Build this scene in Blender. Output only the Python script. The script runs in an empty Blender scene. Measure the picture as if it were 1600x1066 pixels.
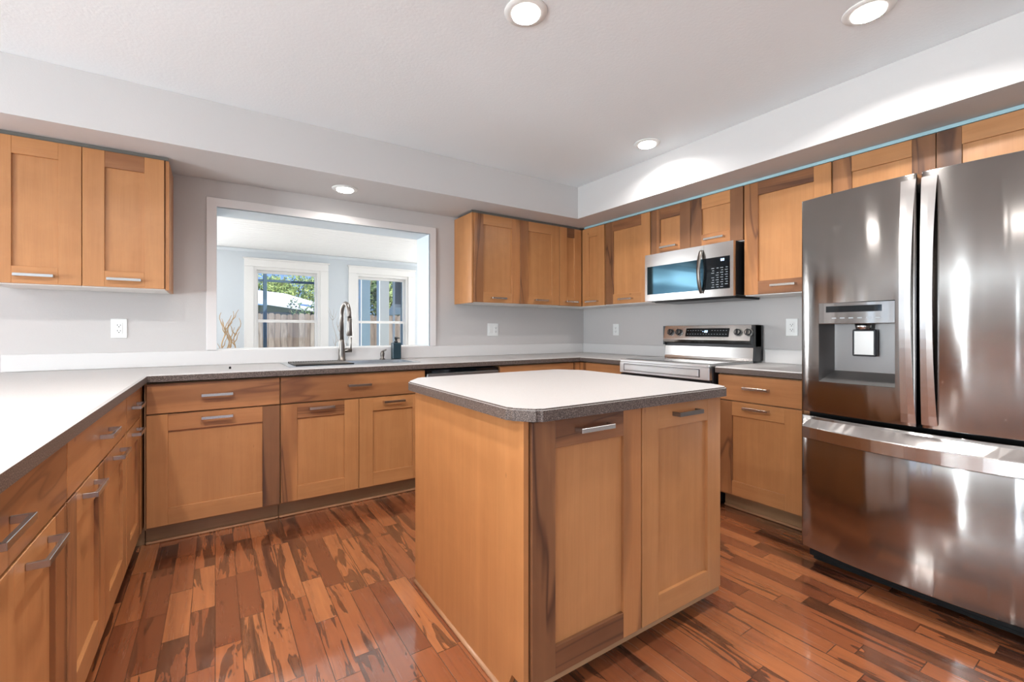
import bpy, bmesh, math, random
from mathutils import Vector, Matrix
random.seed(7)
S = bpy.context.scene
COL = S.collection
PI = math.pi

# ------------------------------------------------------------------ camera, world, light, exposure
cd = bpy.data.cameras.new('camera'); cam = bpy.data.objects.new('camera', cd); COL.objects.link(cam)
cam.location = (0, 0, 1.1425)
cam.rotation_euler = (PI/2, 0, -0.5764)
cd.sensor_width = 36; cd.lens = 693.14/1600*36
cd.shift_x = 13.2/1600; cd.shift_y = -15.4/1600
cd.clip_start = 0.02; cd.clip_end = 300
S.camera = cam
S.view_settings.view_transform = 'Standard'; S.view_settings.look = 'None'
S.view_settings.gamma = 1; S.view_settings.use_curve_mapping = False
S.view_settings.exposure = 0.93

w = bpy.data.worlds.new('world'); S.world = w; w.use_nodes = True
nt = w.node_tree; bg = nt.nodes['Background']
# clear sky: pale blue haze low down, deeper blue higher up
tc = nt.nodes.new('ShaderNodeTexCoord'); sx_ = nt.nodes.new('ShaderNodeSeparateXYZ'); rp_ = nt.nodes.new('ShaderNodeValToRGB')
nt.links.new(tc.outputs['Generated'], sx_.inputs[0]); nt.links.new(sx_.outputs[2], rp_.inputs[0]); nt.links.new(rp_.outputs[0], bg.inputs[0])
e_ = rp_.color_ramp.elements; e_[0].position = 0; e_[0].color = (.30,.47,.80,1); e_[1].position = .45; e_[1].color = (.10,.24,.66,1)
bg.inputs[1].default_value = .75

def lamp(name, kind, loc, energy, color=(1,1,1), size=None, size_y=None, aim=None, shape=None, spread=None):
    d = bpy.data.lights.new(name, kind); d.energy = energy; d.color = color
    if kind == 'AREA':
        d.size = size
        d.shape = shape or ('RECTANGLE' if size_y else 'SQUARE')
        if size_y: d.size_y = size_y
        if spread: d.spread = spread
    o = bpy.data.objects.new(name, d); COL.objects.link(o); o.location = loc
    if aim: o.rotation_euler = Vector(aim).to_track_quat('-Z', 'Y').to_euler()
    return o
sun = lamp('sun', 'SUN', (10,-6,12), 5.0, (1,.95,.88), aim=(-.75,.55,-.95)); sun.data.angle = math.radians(.6)
SUN_FAR = 6.5
# area lamps added as daylight fill at unseen windows beside and behind the kitchen
DAY = (.83,.94,1)
for (yy, ww, ee) in ((-3.0, .8, 15), (-1.5, 1.0, 70), (1.0, .32, 150), (2.55, .9, 8)):
    lamp('window_fill', 'AREA', (-4.96, yy, 1.25), ee, DAY, ww, 2.0, aim=(1,0,1.15))
for (xx) in (-2.6, -.2, 2.0):
    lamp('window_fill', 'AREA', (xx, -3.46, 1.35), 5, DAY, 1.5, 1.7, aim=(0,1,.1))
for (sx, dx) in ((-4.96, 1), (5.46, -1)):  # unseen lamps added to brighten the sunroom from its ends
    lamp('sunroom_fill', 'AREA', (sx, 5.15, 1.3), 22, (.95,.98,1), 2.2, 1.7, aim=(dx,0,.7))

for (xx, ww) in ((-3.6, 1.2), (-1.5, 1.0), (3.9, 1.2)):  # more unseen fill lamps, set in openings added to the far wall
    lamp('sunroom_fill', 'AREA', (xx, SUN_FAR-.02, 1.3), 56, (.95,.98,1), ww, 1.3, aim=(0,-1,.45))
# ------------------------------------------------------------------ node helpers
class G:
    def __init__(s, name):
        s.m = bpy.data.materials.new(name); s.m.use_nodes = True
        s.t = s.m.node_tree; s.b = s.t.nodes['Principled BSDF']; s.out = s.t.nodes['Material Output']
    def n(s, typ, props=None, **ins):
        x = s.t.nodes.new(typ)
        for k, v in (props or {}).items(): setattr(x, k, v)
        for k, v in ins.items():
            s.set(x, k, v)
        return x
    def set(s, x, k, v):
        key = int(k[1:]) if k[0] == 'i' and k[1:].isdigit() else k.replace('_', ' ')
        inp = x.inputs[key]
        if isinstance(v, bpy.types.NodeSocket): s.t.links.new(v, inp)
        elif isinstance(v, bpy.types.Node): s.t.links.new(v.outputs[0], inp)
        else: inp.default_value = v
    def math(s, op, a, b=0.0, c=None):
        x = s.n('ShaderNodeMath', {'operation': op}, i0=a, i1=b)
        if c is not None: s.set(x, 'i2', c)
        return x.outputs[0]
    def ramp(s, fac, stops, interp='LINEAR'):
        x = s.n('ShaderNodeValToRGB', i0=fac); e = x.color_ramp.elements
        x.color_ramp.interpolation = interp
        while len(e) < len(stops): e.new(.5)
        for el, (p, c) in zip(e, stops):
            el.position = p; el.color = c if len(c) == 4 else (*c, 1)
        return x.outputs[0]
    def mix(s, fac, a, b, mode='MIX'):
        x = s.n('ShaderNodeMix', {'data_type': 'RGBA', 'blend_type': mode})
        s.set(x, 'i0', fac); s.set(x, 'i6', a if not isinstance(a, tuple) else (*a[:3], 1)); s.set(x, 'i7', b if not isinstance(b, tuple) else (*b[:3], 1))
        return x.outputs[2]
    def maprange(s, v, a, b, c, d):
        x = s.n('ShaderNodeMapRange', i0=v, i1=a, i2=b, i3=c, i4=d); return x.outputs[0]
    def bump(s, h, strength, dist=.01, normal=None):
        x = s.n('ShaderNodeBump', i0=strength, i1=dist); s.set(x, 'Height', h)
        if normal: s.set(x, 'Normal', normal)
        s.t.links.new(x.outputs[0], s.b.inputs['Normal']); return x.outputs[0]
    def base(s, c): s.set(s.b, 'Base Color', c if not isinstance(c, tuple) else (*c[:3], 1))
    def p(s, **k):
        for a, v in k.items(): s.set(s.b, a, v)

def simple(name, col, rough=.5, metal=0, **k):
    g = G(name); g.base(col); g.p(Roughness=rough, Metallic=metal)
    for a, v in k.items(): g.set(g.b, a, v)
    return g.m

def paint(name, col, rough=.7, bump=.12, scale=140):
    g = G(name)
    pos = g.n('ShaderNodeNewGeometry').outputs['Position']
    ns = g.n('ShaderNodeTexNoise', Vector=pos, Scale=scale, Detail=3.0)
    lo = g.n('ShaderNodeTexNoise', Vector=pos, Scale=1.3, Detail=2.0)
    c = g.mix(lo.outputs[0], tuple(x*.97 for x in col), tuple(min(1, x*1.03) for x in col))
    g.base(c); g.p(Roughness=rough); g.bump(ns.outputs[0], bump, .004)
    return g.m

def wood(name, c1, c2, horiz=False, streak=0.0, dark=(.10,.040,.018), rough=.34):
    """veneer grain along z (or sideways when horiz); streak: how much dark heartwood runs through it"""
    g = G(name)
    co = g.n('ShaderNodeTexCoord').outputs['Object']
    rnd = g.n('ShaderNodeObjectInfo').outputs['Random']
    off = g.n('ShaderNodeCombineXYZ', i0=g.math('MULTIPLY', rnd, 17.), i1=g.math('MULTIPLY', rnd, 31.), i2=g.math('MULTIPLY', rnd, 7.))
    ps = g.n('ShaderNodeVectorMath', {'operation': 'ADD'}, i0=co, i1=off.outputs[0]).outputs[0]
    sc = (1.6, 1.6, 26) if horiz else (24, 24, 1.3)
    mp = g.n('ShaderNodeMapping', Vector=ps, Scale=sc).outputs[0]
    n1 = g.n('ShaderNodeTexNoise', Vector=mp, Scale=1., Detail=7., Roughness=.6, Distortion=.5).outputs[0]
    sc2 = (.55, .55, 5) if horiz else (4.2, 4.2, .5)
    mp2 = g.n('ShaderNodeMapping', Vector=ps, Scale=sc2).outputs[0]
    n2 = g.n('ShaderNodeTexNoise', Vector=mp2, Scale=1., Detail=3., Distortion=.9).outputs[0]
    fine = g.n('ShaderNodeTexNoise', Vector=g.n('ShaderNodeMapping', Vector=ps, Scale=((6,6,260) if horiz else (240,240,6))).outputs[0], Scale=1., Detail=2.).outputs[0]
    c = g.mix(g.maprange(n1, .3, .7, 0, 1), c1, c2)
    c = g.mix(g.maprange(n2, .35, .7, 0, .45), c, tuple(x*.80 for x in c1))
    c = g.mix(g.maprange(fine, .25, .75, 0, .16), c, tuple(x*.6 for x in c1))
    # soft cross figure of maple
    bl = g.n('ShaderNodeTexNoise', Vector=ps, Scale=9., Detail=4., Distortion=.3).outputs[0]
    c = g.mix(g.maprange(bl, .45, .75, 0, .22), c, tuple(min(1, x*1.18) for x in c2))
    if streak > 0:
        t = .62 - .2*streak
        fac = g.ramp(n2, [(max(0, t-.05), (0,0,0)), (t+.0, (.45,.45,.45)), (t+.055, (.5,.5,.5)), (t+.075, (1,1,1)), (t+.10, (.55,.55,.55)), (min(1,t+.3), (.42,.42,.42))])
        c = g.mix(fac, c, dark)
    vo = g.n('ShaderNodeTexVoronoi', Vector=g.n('ShaderNodeMapping', Vector=ps, Scale=((3,3,6) if horiz else (6,6,3))).outputs[0], Scale=1.)
    kn = g.ramp(vo.outputs['Distance'], [(0, (1,1,1)), (.022, (.8,.8,.8)), (.045, (0,0,0))])
    c = g.mix(g.math('MULTIPLY', kn, .55), c, (.10,.035,.015))
    g.base(c); g.p(Roughness=rough); g.set(g.b, 'Specular IOR Level', .45)
    g.bump(n1, .05, .002)
    return g.m

LC1, LC2 = (.46,.200,.073), (.55,.258,.102)
M = {}
M['lv'] = wood('maple_vertical', LC1, LC2)
M['lh'] = wood('maple_horizontal', LC1, LC2, True)
M['mv'] = wood('streaked_wood_vertical', (.44,.18,.066), (.52,.23,.085), False, .75, (.14,.055,.025))
M['dv'] = wood('dark_heartwood_vertical', (.33,.140,.058), (.42,.19,.08), False, 1.0, (.085,.036,.02))
M['dh'] = wood('dark_heartwood_horizontal', (.25,.10,.042), (.34,.15,.065), True, .6, (.10,.040,.02))
M['fh'] = wood('drawer_wood_horizontal', (.40,.165,.062), (.50,.225,.09), True, .35, (.17,.065,.028))
M['side'] = wood('side_panel_veneer', (.49,.208,.072), (.57,.255,.095))
M['kick'] = wood('toe_kick_wood', (.33,.19,.095), (.42,.25,.13), True)
M['round'] = wood('quarter_round_wood', (.44,.22,.11), (.55,.30,.16), True)
M['groove'] = simple('beadboard_groove', (.22,.23,.24), .8)
M['melamine'] = simple('white_melamine', (.80,.78,.75), .45)
M['carcass'] = simple('cabinet_carcass', (.36,.19,.085), .6)
M['gapstrip'] = simple('pale_blue_strip', (.36,.55,.60), .5)
M['gapshadow'] = simple('gap_shadow_grey', (.13,.125,.11), .6)  # dark tone stands for the shadow in the gap above the cabinets
M['nickel'] = simple('brushed_nickel', (.56,.54,.51), .26, 1)
M['bronze'] = simple('dark_nickel', (.22,.195,.175), .34, 1)
M['black'] = simple('black_plastic', (.012,.012,.014), .3)
M['blackglass'] = simple('black_glass', (.006,.008,.010), .04)
M['rubber'] = simple('black_rubber', (.006,.006,.006), .85)
M['white'] = simple('white_plastic', (.82,.82,.80), .35)
M['slot'] = simple('dark_slot', (.03,.03,.03), .6)
M['trim'] = paint('white_trim_paint', (.84,.83,.81), .4, .02)
M['casing'] = paint('pass_through_casing_paint', (.70,.66,.645), .4, .02)
M['jamb'] = paint('pass_through_jamb_paint', (.58,.63,.67), .5, .02)
M['wall'] = paint('greige_wall_paint', (.545,.515,.50), .75, .10)
M['soffit'] = paint('soffit_paint', (.60,.58,.572), .75, .10)
M['ceil'] = paint('ceiling_orange_peel', (.85,.895,.92), .85, .22, 70)
M['bluewall'] = paint('sunroom_pale_blue_paint', (.64,.69,.73), .7, .05)
M['teal'] = simple('dark_teal_plastic', (.012,.035,.048), .3)
def emit(name, col, st):
    g = G(name); g.base((0,0,0)); g.set(g.b, 'Emission Color', (*col, 1)); g.set(g.b, 'Emission Strength', st); return g.m
M['lens'] = emit('lit_lens', (1,.97,.92), 9)
M['mirrorglass'] = simple('tinted_oven_glass', (.075,.155,.21), .05, 1)
M['digit'] = emit('lit_digits', (.45,.65,1), 2.2)
M['mark'] = simple('printed_key_mark', (.35,.38,.40), .5)

def stainless(name, col=(.60,.575,.555), rough=.22, axis=(0,0,1), wav=.0, aniso=.6, fine=.006, scl=None):
    g = G(name); pos = g.n('ShaderNodeTexCoord').outputs['Object']
    g.p(Metallic=1.); g.set(g.b, 'Anisotropic', aniso)
    sc = scl or ((60,3,700))
    st = g.n('ShaderNodeTexNoise', Vector=g.n('ShaderNodeMapping', Vector=pos, Scale=sc).outputs[0], Scale=1., Detail=2.).outputs[0]
    g.p(Roughness=g.maprange(st, .3, .7, rough*.95, rough*1.06))
    lo = g.n('ShaderNodeTexNoise', Vector=pos, Scale=6., Detail=2.).outputs[0]
    g.base(g.mix(g.maprange(lo, .3, .7, 0, 1), tuple(x*.93 for x in col), col))
    tg = g.n('ShaderNodeCombineXYZ', i0=axis[0], i1=axis[1], i2=axis[2])
    g.t.links.new(tg.outputs[0], g.b.inputs['Tangent'])
    h = g.bump(st, fine, .0005)
    if wav:
        wv = g.n('ShaderNodeTexNoise', Vector=g.n('ShaderNodeMapping', Vector=pos, Scale=(1,7,.22)).outputs[0], Scale=1., Detail=1.5, Distortion=.4).outputs[0]
        b2 = g.n('ShaderNodeBump', i0=wav, i1=.02); g.set(b2, 'Height', wv); g.set(b2, 'Normal', h)
        g.t.links.new(b2.outputs[0], g.b.inputs['Normal'])
    return g.m
M['steel'] = stainless('stainless_appliance')
M['fridge'] = stainless('stainless_refrigerator', (.34,.32,.305), .15, axis=(0,0,1), wav=.30, aniso=.9)
M['steelsoft'] = stainless('stainless_range_front', (.70,.70,.70), .36, aniso=.3)
M['sinksteel'] = stainless('stainless_sink', (.58,.60,.61), .25, axis=(0,1,0), scl=(3,60,60))
M['dwsteel'] = stainless('stainless_dishwasher', (.34,.335,.33), .35, axis=(0,0,1), scl=(3,60,700))

def counter_top():
    g = G('laminate_top'); pos = g.n('ShaderNodeNewGeometry').outputs['Position']
    a = g.n('ShaderNodeTexNoise', Vector=pos, Scale=220., Detail=2.).outputs[0]
    b = g.n('ShaderNodeTexNoise', Vector=pos, Scale=2.2, Detail=3.).outputs[0]
    c = g.mix(g.maprange(a, .4, .62, 0, 1), (.475,.45,.435), (.515,.495,.483))
    g.base(g.mix(g.maprange(b, .3, .7, 0, .3), c, (.48,.46,.45))); g.p(Roughness=.38); return g.m
def counter_edge():
    g = G('speckled_brown_edge'); pos = g.n('ShaderNodeNewGeometry').outputs['Position']
    a = g.n('ShaderNodeTexNoise', Vector=pos, Scale=330., Detail=2., Roughness=.7).outputs[0]
    c = g.ramp(a, [(.36, (.030,.020,.016)), (.46, (.085,.060,.048)), (.55, (.125,.092,.077)), (.68, (.27,.22,.195))])
    g.base(c); g.p(Roughness=.42); return g.m
M['splash_lit'] = paint('laminate_lightened', (.66,.635,.62), .4, .01)  # same laminate as the top, lightened to offset the shadow on it
M['ctop'] = counter_top(); M['cedge'] = counter_edge()

def floor_mat():
    g = G('rosewood_plank_floor')
    pos = g.n('ShaderNodeNewGeometry').outputs['Position']
    sp = g.n('ShaderNodeSeparateXYZ', i0=pos)
    W = .0825
    X = g.math('DIVIDE', sp.outputs[0], W); row = g.math('FLOOR', X); fx = g.math('FRACT', X)
    r1 = g.n('ShaderNodeTexWhiteNoise', {'noise_dimensions': '1D'}, W=row)
    ln = g.math('ADD', g.math('MULTIPLY', r1.outputs[0], .30), .34)
    r1b = g.n('ShaderNodeTexWhiteNoise', {'noise_dimensions': '1D'}, W=g.math('ADD', row, 77.3))
    Y = g.math('ADD', g.math('DIVIDE', sp.outputs[1], ln), g.math('MULTIPLY', r1b.outputs[0], 9.))
    cell = g.math('FLOOR', Y); fy = g.math('FRACT', Y)
    # split some planks shorter
    cid = g.n('ShaderNodeCombineXYZ', i0=row, i1=cell, i2=0.)
    wn = g.n('ShaderNodeTexWhiteNoise', {'noise_dimensions': '3D'}, Vector=cid.outputs[0])
    rc = g.n('ShaderNodeSeparateColor', i0=wn.outputs['Color'])
    rA, rB, rC = rc.outputs[0], rc.outputs[1], rc.outputs[2]
    offv = g.n('ShaderNodeCombineXYZ', i0=g.math('MULTIPLY', rA, 41.), i1=g.math('MULTIPLY', rB, 53.), i2=g.math('MULTIPLY', rC, 29.))
    ps = g.n('ShaderNodeVectorMath', {'operation': 'ADD'}, i0=pos, i1=offv.outputs[0]).outputs[0]
    base = g.ramp(rA, [(0, (.18,.052,.022)), (.2, (.27,.082,.033)), (.5, (.37,.118,.044)), (.8, (.43,.145,.053)), (1, (.52,.195,.073))])
    gr = g.n('ShaderNodeTexNoise', Vector=g.n('ShaderNodeMapping', Vector=ps, Scale=(55,3.2,1)).outputs[0], Scale=1., Detail=6., Distortion=.5).outputs[0]
    c = g.mix(g.maprange(gr, .3, .72, 0, .45), base, (.16,.052,.024))
    st = g.n('ShaderNodeTexNoise', Vector=g.n('ShaderNodeMapping', Vector=ps, Scale=(12,1.5,1)).outputs[0], Scale=1., Detail=3.5, Roughness=.5, Distortion=1.4).outputs[0]
    thr = g.maprange(rB, 0, 1, .75, .45)                      # how much dark heartwood this plank shows
    d = g.math('SUBTRACT', st, thr)
    dk = g.ramp(g.math('ADD', g.math('MULTIPLY', d, 4.), .5), [(.47, (0,0,0)), (.53, (.80,.80,.80)), (.62, (.62,.62,.62)), (1., (.85,.85,.85))])
    stripe = g.n('ShaderNodeTexNoise', Vector=g.n('ShaderNodeMapping', Vector=ps, Scale=(130,4,1)).outputs[0], Scale=1., Detail=3.).outputs[0]
    dcol = g.mix(g.maprange(stripe, .35, .65, 0, 1), (.018,.008,.006), (.085,.034,.019))
    c = g.mix(dk, c, dcol)
    # little knots
    vo = g.n('ShaderNodeTexVoronoi', Vector=g.n('ShaderNodeMapping', Vector=ps, Scale=(9,4,1)).outputs[0], Scale=1.)
    kn = g.ramp(vo.outputs['Distance'], [(0, (1,1,1)), (.045, (.7,.7,.7)), (.08, (0,0,0))])
    c = g.mix(g.math('MULTIPLY', kn, .7), c, (.035,.015,.01))
    # seams
    ex = g.math('MINIMUM', fx, g.math('SUBTRACT', 1., fx)); ex = g.math('MULTIPLY', ex, W)
    ey = g.math('MINIMUM', fy, g.math('SUBTRACT', 1., fy)); ey = g.math('MULTIPLY', ey, ln)
    e = g.math('MINIMUM', ex, ey)
    seam = g.maprange(e, .0006, .0020, 1, 0)
    c = g.mix(g.math('MULTIPLY', seam, .85), c, (.020,.010,.007))
    g.base(c)
    g.p(Roughness=g.maprange(gr, .3, .7, .20, .30)); g.set(g.b, 'Specular IOR Level', .5)
    g.set(g.b, 'Coat Weight', 1.0); g.set(g.b, 'Coat Roughness', .09); g.set(g.b, 'Coat IOR', 1.9)
    h = g.math('ADD', g.math('MULTIPLY', seam, -1.), g.math('MULTIPLY', gr, .0))
    b1 = g.bump(h, .35, .001)
    tilt = g.n('ShaderNodeTexNoise', Vector=g.n('ShaderNodeMapping', Vector=ps, Scale=(9,2,1)).outputs[0], Scale=1., Detail=1.).outputs[0]
    b2 = g.n('ShaderNodeBump', i0=.10, i1=.01); g.set(b2, 'Height', tilt); g.set(b2, 'Normal', b1)
    g.t.links.new(b2.outputs[0], g.b.inputs['Normal'])
    return g.m
M['floor'] = floor_mat()

def glass_mat(name, t=.972, tint=(.97,1,1)):
    g = G(name)
    tr = g.n('ShaderNodeBsdfTransparent', Color=(*tint, 1)); gl = g.n('ShaderNodeBsdfGlossy', Roughness=.02)
    mx = g.n('ShaderNodeMixShader', i0=1-t, i1=tr.outputs[0], i2=gl.outputs[0])
    g.t.links.new(mx.outputs[0], g.out.inputs[0]); return g.m
M['glass'] = glass_mat('window_glass')

# ------------------------------------------------------------------ mesh helpers
def box(bm, x0, x1, y0, y1, z0, z1, mi=0, bev=0.0, segs=1):
    if x0 > x1: x0, x1 = x1, x0
    if y0 > y1: y0, y1 = y1, y0
    if z0 > z1: z0, z1 = z1, z0
    vs = [bm.verts.new((x, y, z)) for x in (x0, x1) for y in (y0, y1) for z in (z0, z1)]
    fs = []
    for q in ((0,1,3,2), (4,6,7,5), (0,4,5,1), (2,3,7,6), (0,2,6,4), (1,5,7,3)):
        f = bm.faces.new([vs[i] for i in q]); f.material_index = mi; fs.append(f)
    if bev:
        es = {e for f in fs for e in f.edges}
        r = bmesh.ops.bevel(bm, geom=list(es), offset=bev, segments=segs, profile=.5, affect='EDGES')
        for f in r['faces']: f.material_index = mi
    return fs

def prism(bm, pts, mapper, t0, t1, mi=0):
    """closed outline pts in a plane, swept from t0 to t1; mapper(a,b,t) -> xyz"""
    A = [bm.verts.new(mapper(a, b, t0)) for a, b in pts]; B = [bm.verts.new(mapper(a, b, t1)) for a, b in pts]
    n = len(pts); fs = [bm.faces.new(A[::-1]), bm.faces.new(B)]
    for i in range(n): fs.append(bm.faces.new((A[i], A[(i+1) % n], B[(i+1) % n], B[i])))
    for f in fs: f.material_index = mi
    return fs

def cyl(bm, p0, p1, r0, r1=None, n=20, mi=0, cap=True):
    r1 = r0 if r1 is None else r1
    p0, p1 = Vector(p0), Vector(p1); d = (p1-p0).normalized()
    u = d.orthogonal().normalized(); v = d.cross(u)
    A, B = [], []
    for i in range(n):
        a = 2*PI*i/n; o = u*math.cos(a)+v*math.sin(a)
        A.append(bm.verts.new(p0+o*r0)); B.append(bm.verts.new(p1+o*r1))
    for i in range(n):
        f = bm.faces.new((A[i], A[(i+1) % n], B[(i+1) % n], B[i])); f.material_index = mi; f.smooth = True
    if cap:
        f = bm.faces.new(A[::-1]); f.material_index = mi
        f = bm.faces.new(B); f.material_index = mi

def tube(bm, pts, r, n=14, mi=0):
    pts = [Vector(p) for p in pts]; rs = r if isinstance(r, (list, tuple)) else [r]*len(pts)
    rings = []; ref = None
    for i, p in enumerate(pts):
        t = (pts[min(i+1, len(pts)-1)]-pts[max(i-1, 0)]).normalized()
        if ref is None: ref = t.orthogonal().normalized()
        ref = (ref - t*ref.dot(t)).normalized(); v = t.cross(ref)
        rings.append([bm.verts.new(p+(ref*math.cos(2*PI*k/n)+v*math.sin(2*PI*k/n))*rs[i]) for k in range(n)])
    for a, b in zip(rings, rings[1:]):
        for k in range(n):
            f = bm.faces.new((a[k], a[(k+1) % n], b[(k+1) % n], b[k])); f.smooth = True; f.material_index = mi
    bm.faces.new(rings[0][::-1]).material_index = mi; bm.faces.new(rings[-1]).material_index = mi

def lathe(bm, prof, c, n=28, mi=0):
    rings = []
    for r, z in prof:
        rings.append([bm.verts.new((c[0]+r*math.cos(2*PI*k/n), c[1]+r*math.sin(2*PI*k/n), c[2]+z)) for k in range(n)])
    for a, b in zip(rings, rings[1:]):
        for k in range(n):
            f = bm.faces.new((a[k], a[(k+1) % n], b[(k+1) % n], b[k])); f.smooth = True; f.material_index = mi
    bm.faces.new(rings[0][::-1]).material_index = mi; bm.faces.new(rings[-1]).material_index = mi

def grid_solid(bm, As, Bs, mask, mapper, t0, t1, mi=(0, 0, 0)):
    """solid made of the cells where mask(a,b) is true; mi = (t0 face, t1 face, sides)"""
    V = {}
    def v(i, j, t):
        k = (i, j, t)
        if k not in V: V[k] = bm.verts.new(mapper(As[i], Bs[j], t1 if t else t0))
        return V[k]
    nA, nB = len(As)-1, len(Bs)-1
    on = [[bool(mask((As[i]+As[i+1])/2, (Bs[j]+Bs[j+1])/2)) for j in range(nB)] for i in range(nA)]
    get = lambda i, j: 0 <= i < nA and 0 <= j < nB and on[i][j]
    def F(vs, m): f = bm.faces.new(vs); f.material_index = m
    for i in range(nA):
        for j in range(nB):
            if not on[i][j]: continue
            F((v(i,j,0), v(i,j+1,0), v(i+1,j+1,0), v(i+1,j,0)), mi[0])
            F((v(i,j,1), v(i+1,j,1), v(i+1,j+1,1), v(i,j+1,1)), mi[1])
            if not get(i-1, j): F((v(i,j,0), v(i,j,1), v(i,j+1,1), v(i,j+1,0)), mi[2])
            if not get(i+1, j): F((v(i+1,j,0), v(i+1,j+1,0), v(i+1,j+1,1), v(i+1,j,1)), mi[2])
            if not get(i, j-1): F((v(i,j,0), v(i+1,j,0), v(i+1,j,1), v(i,j,1)), mi[2])
            if not get(i, j+1): F((v(i,j+1,0), v(i,j+1,1), v(i+1,j+1,1), v(i+1,j+1,0)), mi[2])

ORIG = {}
def origin(o):
    return ORIG.get(o.name, Vector((0,0,0))) if o else Vector((0,0,0))
def obj(name, bm, mats, parent=None, label=None, at=None, smooth=None):
    bmesh.ops.recalc_face_normals(bm, faces=bm.faces[:])
    me = bpy.data.meshes.new(name)
    at = Vector(at) if at is not None else (origin(parent) if parent else Vector((0,0,0)))
    bmesh.ops.translate(bm, verts=bm.verts[:], vec=-at)
    bm.to_mesh(me); bm.free()
    for m in (mats if isinstance(mats, (list, tuple)) else [mats]): me.materials.append(M[m] if isinstance(m, str) else m)
    o = bpy.data.objects.new(name, me); COL.objects.link(o)
    if parent:
        o.parent = parent; o.location = at-origin(parent)
    else: o.location = at
    ORIG[o.name] = at
    if label: o['label'] = label
    return o
def tag(o, label, cat, group=None, kind=None):
    o['label'] = label; o['category'] = cat
    if group: o['group'] = group
    if kind: o['kind'] = kind
    return o
def thing(name, label, cat, loc, group=None, kind=None):
    o = bpy.data.objects.new(name, None); COL.objects.link(o); o.location = loc; o.empty_display_size = .1
    ORIG[o.name] = Vector(loc)
    return tag(o, label, cat, group, kind)
def struct(name, bm, mats, label, cat): return tag(obj(name, bm, mats), label, cat, kind='structure')
def B(): return bmesh.new()

# ------------------------------------------------------------------ main measures (metres; x right along back wall, y towards it)
YW, XR = 3.56, 3.346            # back wall, right wall
YE, XE, XL = 2.920, 2.706, -.294  # front edges of the worktop: back, right, left
YD, XD, XLD = 2.945, 2.731, -.319 # door faces of base cabinets
YU, XU = 3.23, 3.016            # door faces of wall cabinets
ZC, ZS, ZT = 2.441, 2.157, .915
OX0, OX1, OZ0, OZ1 = .006, 1.551, 1.013, 1.982   # pass-through opening
YW2 = 3.82
SF = 6.5                        # far wall of the sunroom

# ------------------------------------------------------------------ room shell
bm = B(); box(bm, -5.2, XR+.15, -3.7, YW2, -.12, 0); struct('floor', bm, 'floor', 'reddish wood plank floor with dark streaks', 'floor')
bm = B()
grid_solid(bm, [-5.2, -3.15, -2.50, -1.85, -1.25, OX0, OX1, 5.6], [0, OZ0, OZ1, 2.06, 2.6], lambda a, b: not ((OX0 < a < OX1 and OZ0 < b < OZ1) or (b < 2.06 and (-3.15 < a < -2.50 or -1.85 < a < -1.25))), lambda a, b, t: (a, t, b), YW, YW2)
struct('wall_back', bm, 'wall', 'greige back wall with the pass-through opening above the sink', 'wall')
bm = B(); box(bm, XR, XR+.15, -3.7, YW-.001, 0, 2.6); struct('wall_right', bm, 'wall', 'greige wall behind the range and the refrigerator', 'wall')
bm = B()
ly = [(-3.0, .8), (-1.5, 1.0), (1.0, .32), (2.55, .9)]
grid_solid(bm, sorted([-3.7, YW-.001]+[c+s*w_/2 for c, w_ in ly for s in (-1,1)]), [0, .22, 2.28, 2.6],
    lambda a, b: not (.22 < b < 2.28 and any(abs(a-c) < w_/2 for c, w_ in ly)), lambda a, b, t: (t, a, b), -5.2, -5.05)
struct('wall_left', bm, 'wall', 'far side wall of the open room beside the kitchen', 'wall')
bm = B()
rx = [(-2.6, 1.5), (-.2, 1.5), (2.0, 1.5)]
grid_solid(bm, sorted([-5.04, XR-.001]+[c+s*w_/2 for c, w_ in rx for s in (-1,1)]), [0, .5, 2.2, 2.6],
    lambda a, b: not (.5 < b < 2.2 and any(abs(a-c) < w_/2 for c, w_ in rx)), lambda a, b, t: (a, t, b), -3.7, -3.55)
struct('wall_rear', bm, 'wall', 'wall behind the camera with three windows', 'wall')
bm = B(); box(bm, -5.04, XR-.001, -3.54, YW-.001, ZC, 2.6); struct('ceiling', bm, 'ceil', 'white textured kitchen ceiling', 'ceiling')
bm = B(); box(bm, -5.04, XR-.002, 2.995, YW-.002, ZS, ZC-.001); struct('soffit', bm, 'soffit', 'grey soffit box over the sink wall', 'soffit')
bm = B(); box(bm, 2.745, XR-.002, -3.5, 2.994, ZS, ZC-.001); struct('soffit', bm, 'soffit', 'pale soffit box over the range and refrigerator wall', 'soffit')

# pass-through casing and lining
def frame(bm, a0, a1, z0, z1, wd, mapper, t0, t1, bottom=False, mi=0):
    for q in ([(a0-wd, z0 if not bottom else z0-wd), (a0, z0), (a0, z1), (a0-wd, z1+wd)],
              [(a1, z0), (a1+wd, z0 if not bottom else z0-wd), (a1+wd, z1+wd), (a1, z1)],
              [(a0, z1), (a1, z1), (a1+wd, z1+wd), (a0-wd, z1+wd)]) + (([(a0-wd, z0-wd), (a1+wd, z0-wd), (a1, z0), (a0, z0)],) if bottom else ()):
        prism(bm, q, mapper, t0, t1, mi)
bm = B(); frame(bm, OX0+.004, OX1-.004, OZ0+.003, OZ1-.004, .06, lambda a, b, t: (a, t, b), YW-.018, YW-.0005)
bmesh.ops.bevel(bm, geom=[e for e in bm.edges if e.calc_length() > .5 and all(v.co.y < YW-.01 for v in e.verts)], offset=.003, segments=1, affect='EDGES')
struct('trim_1', bm, 'casing', 'pale flat casing around the pass-through opening', 'trim')
bm = B()
box(bm, OX0, OX0+.004, YW-.017, YW2+.01, OZ0, OZ1); box(bm, OX1-.004, OX1, YW-.017, YW2+.01, OZ0, OZ1)
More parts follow.
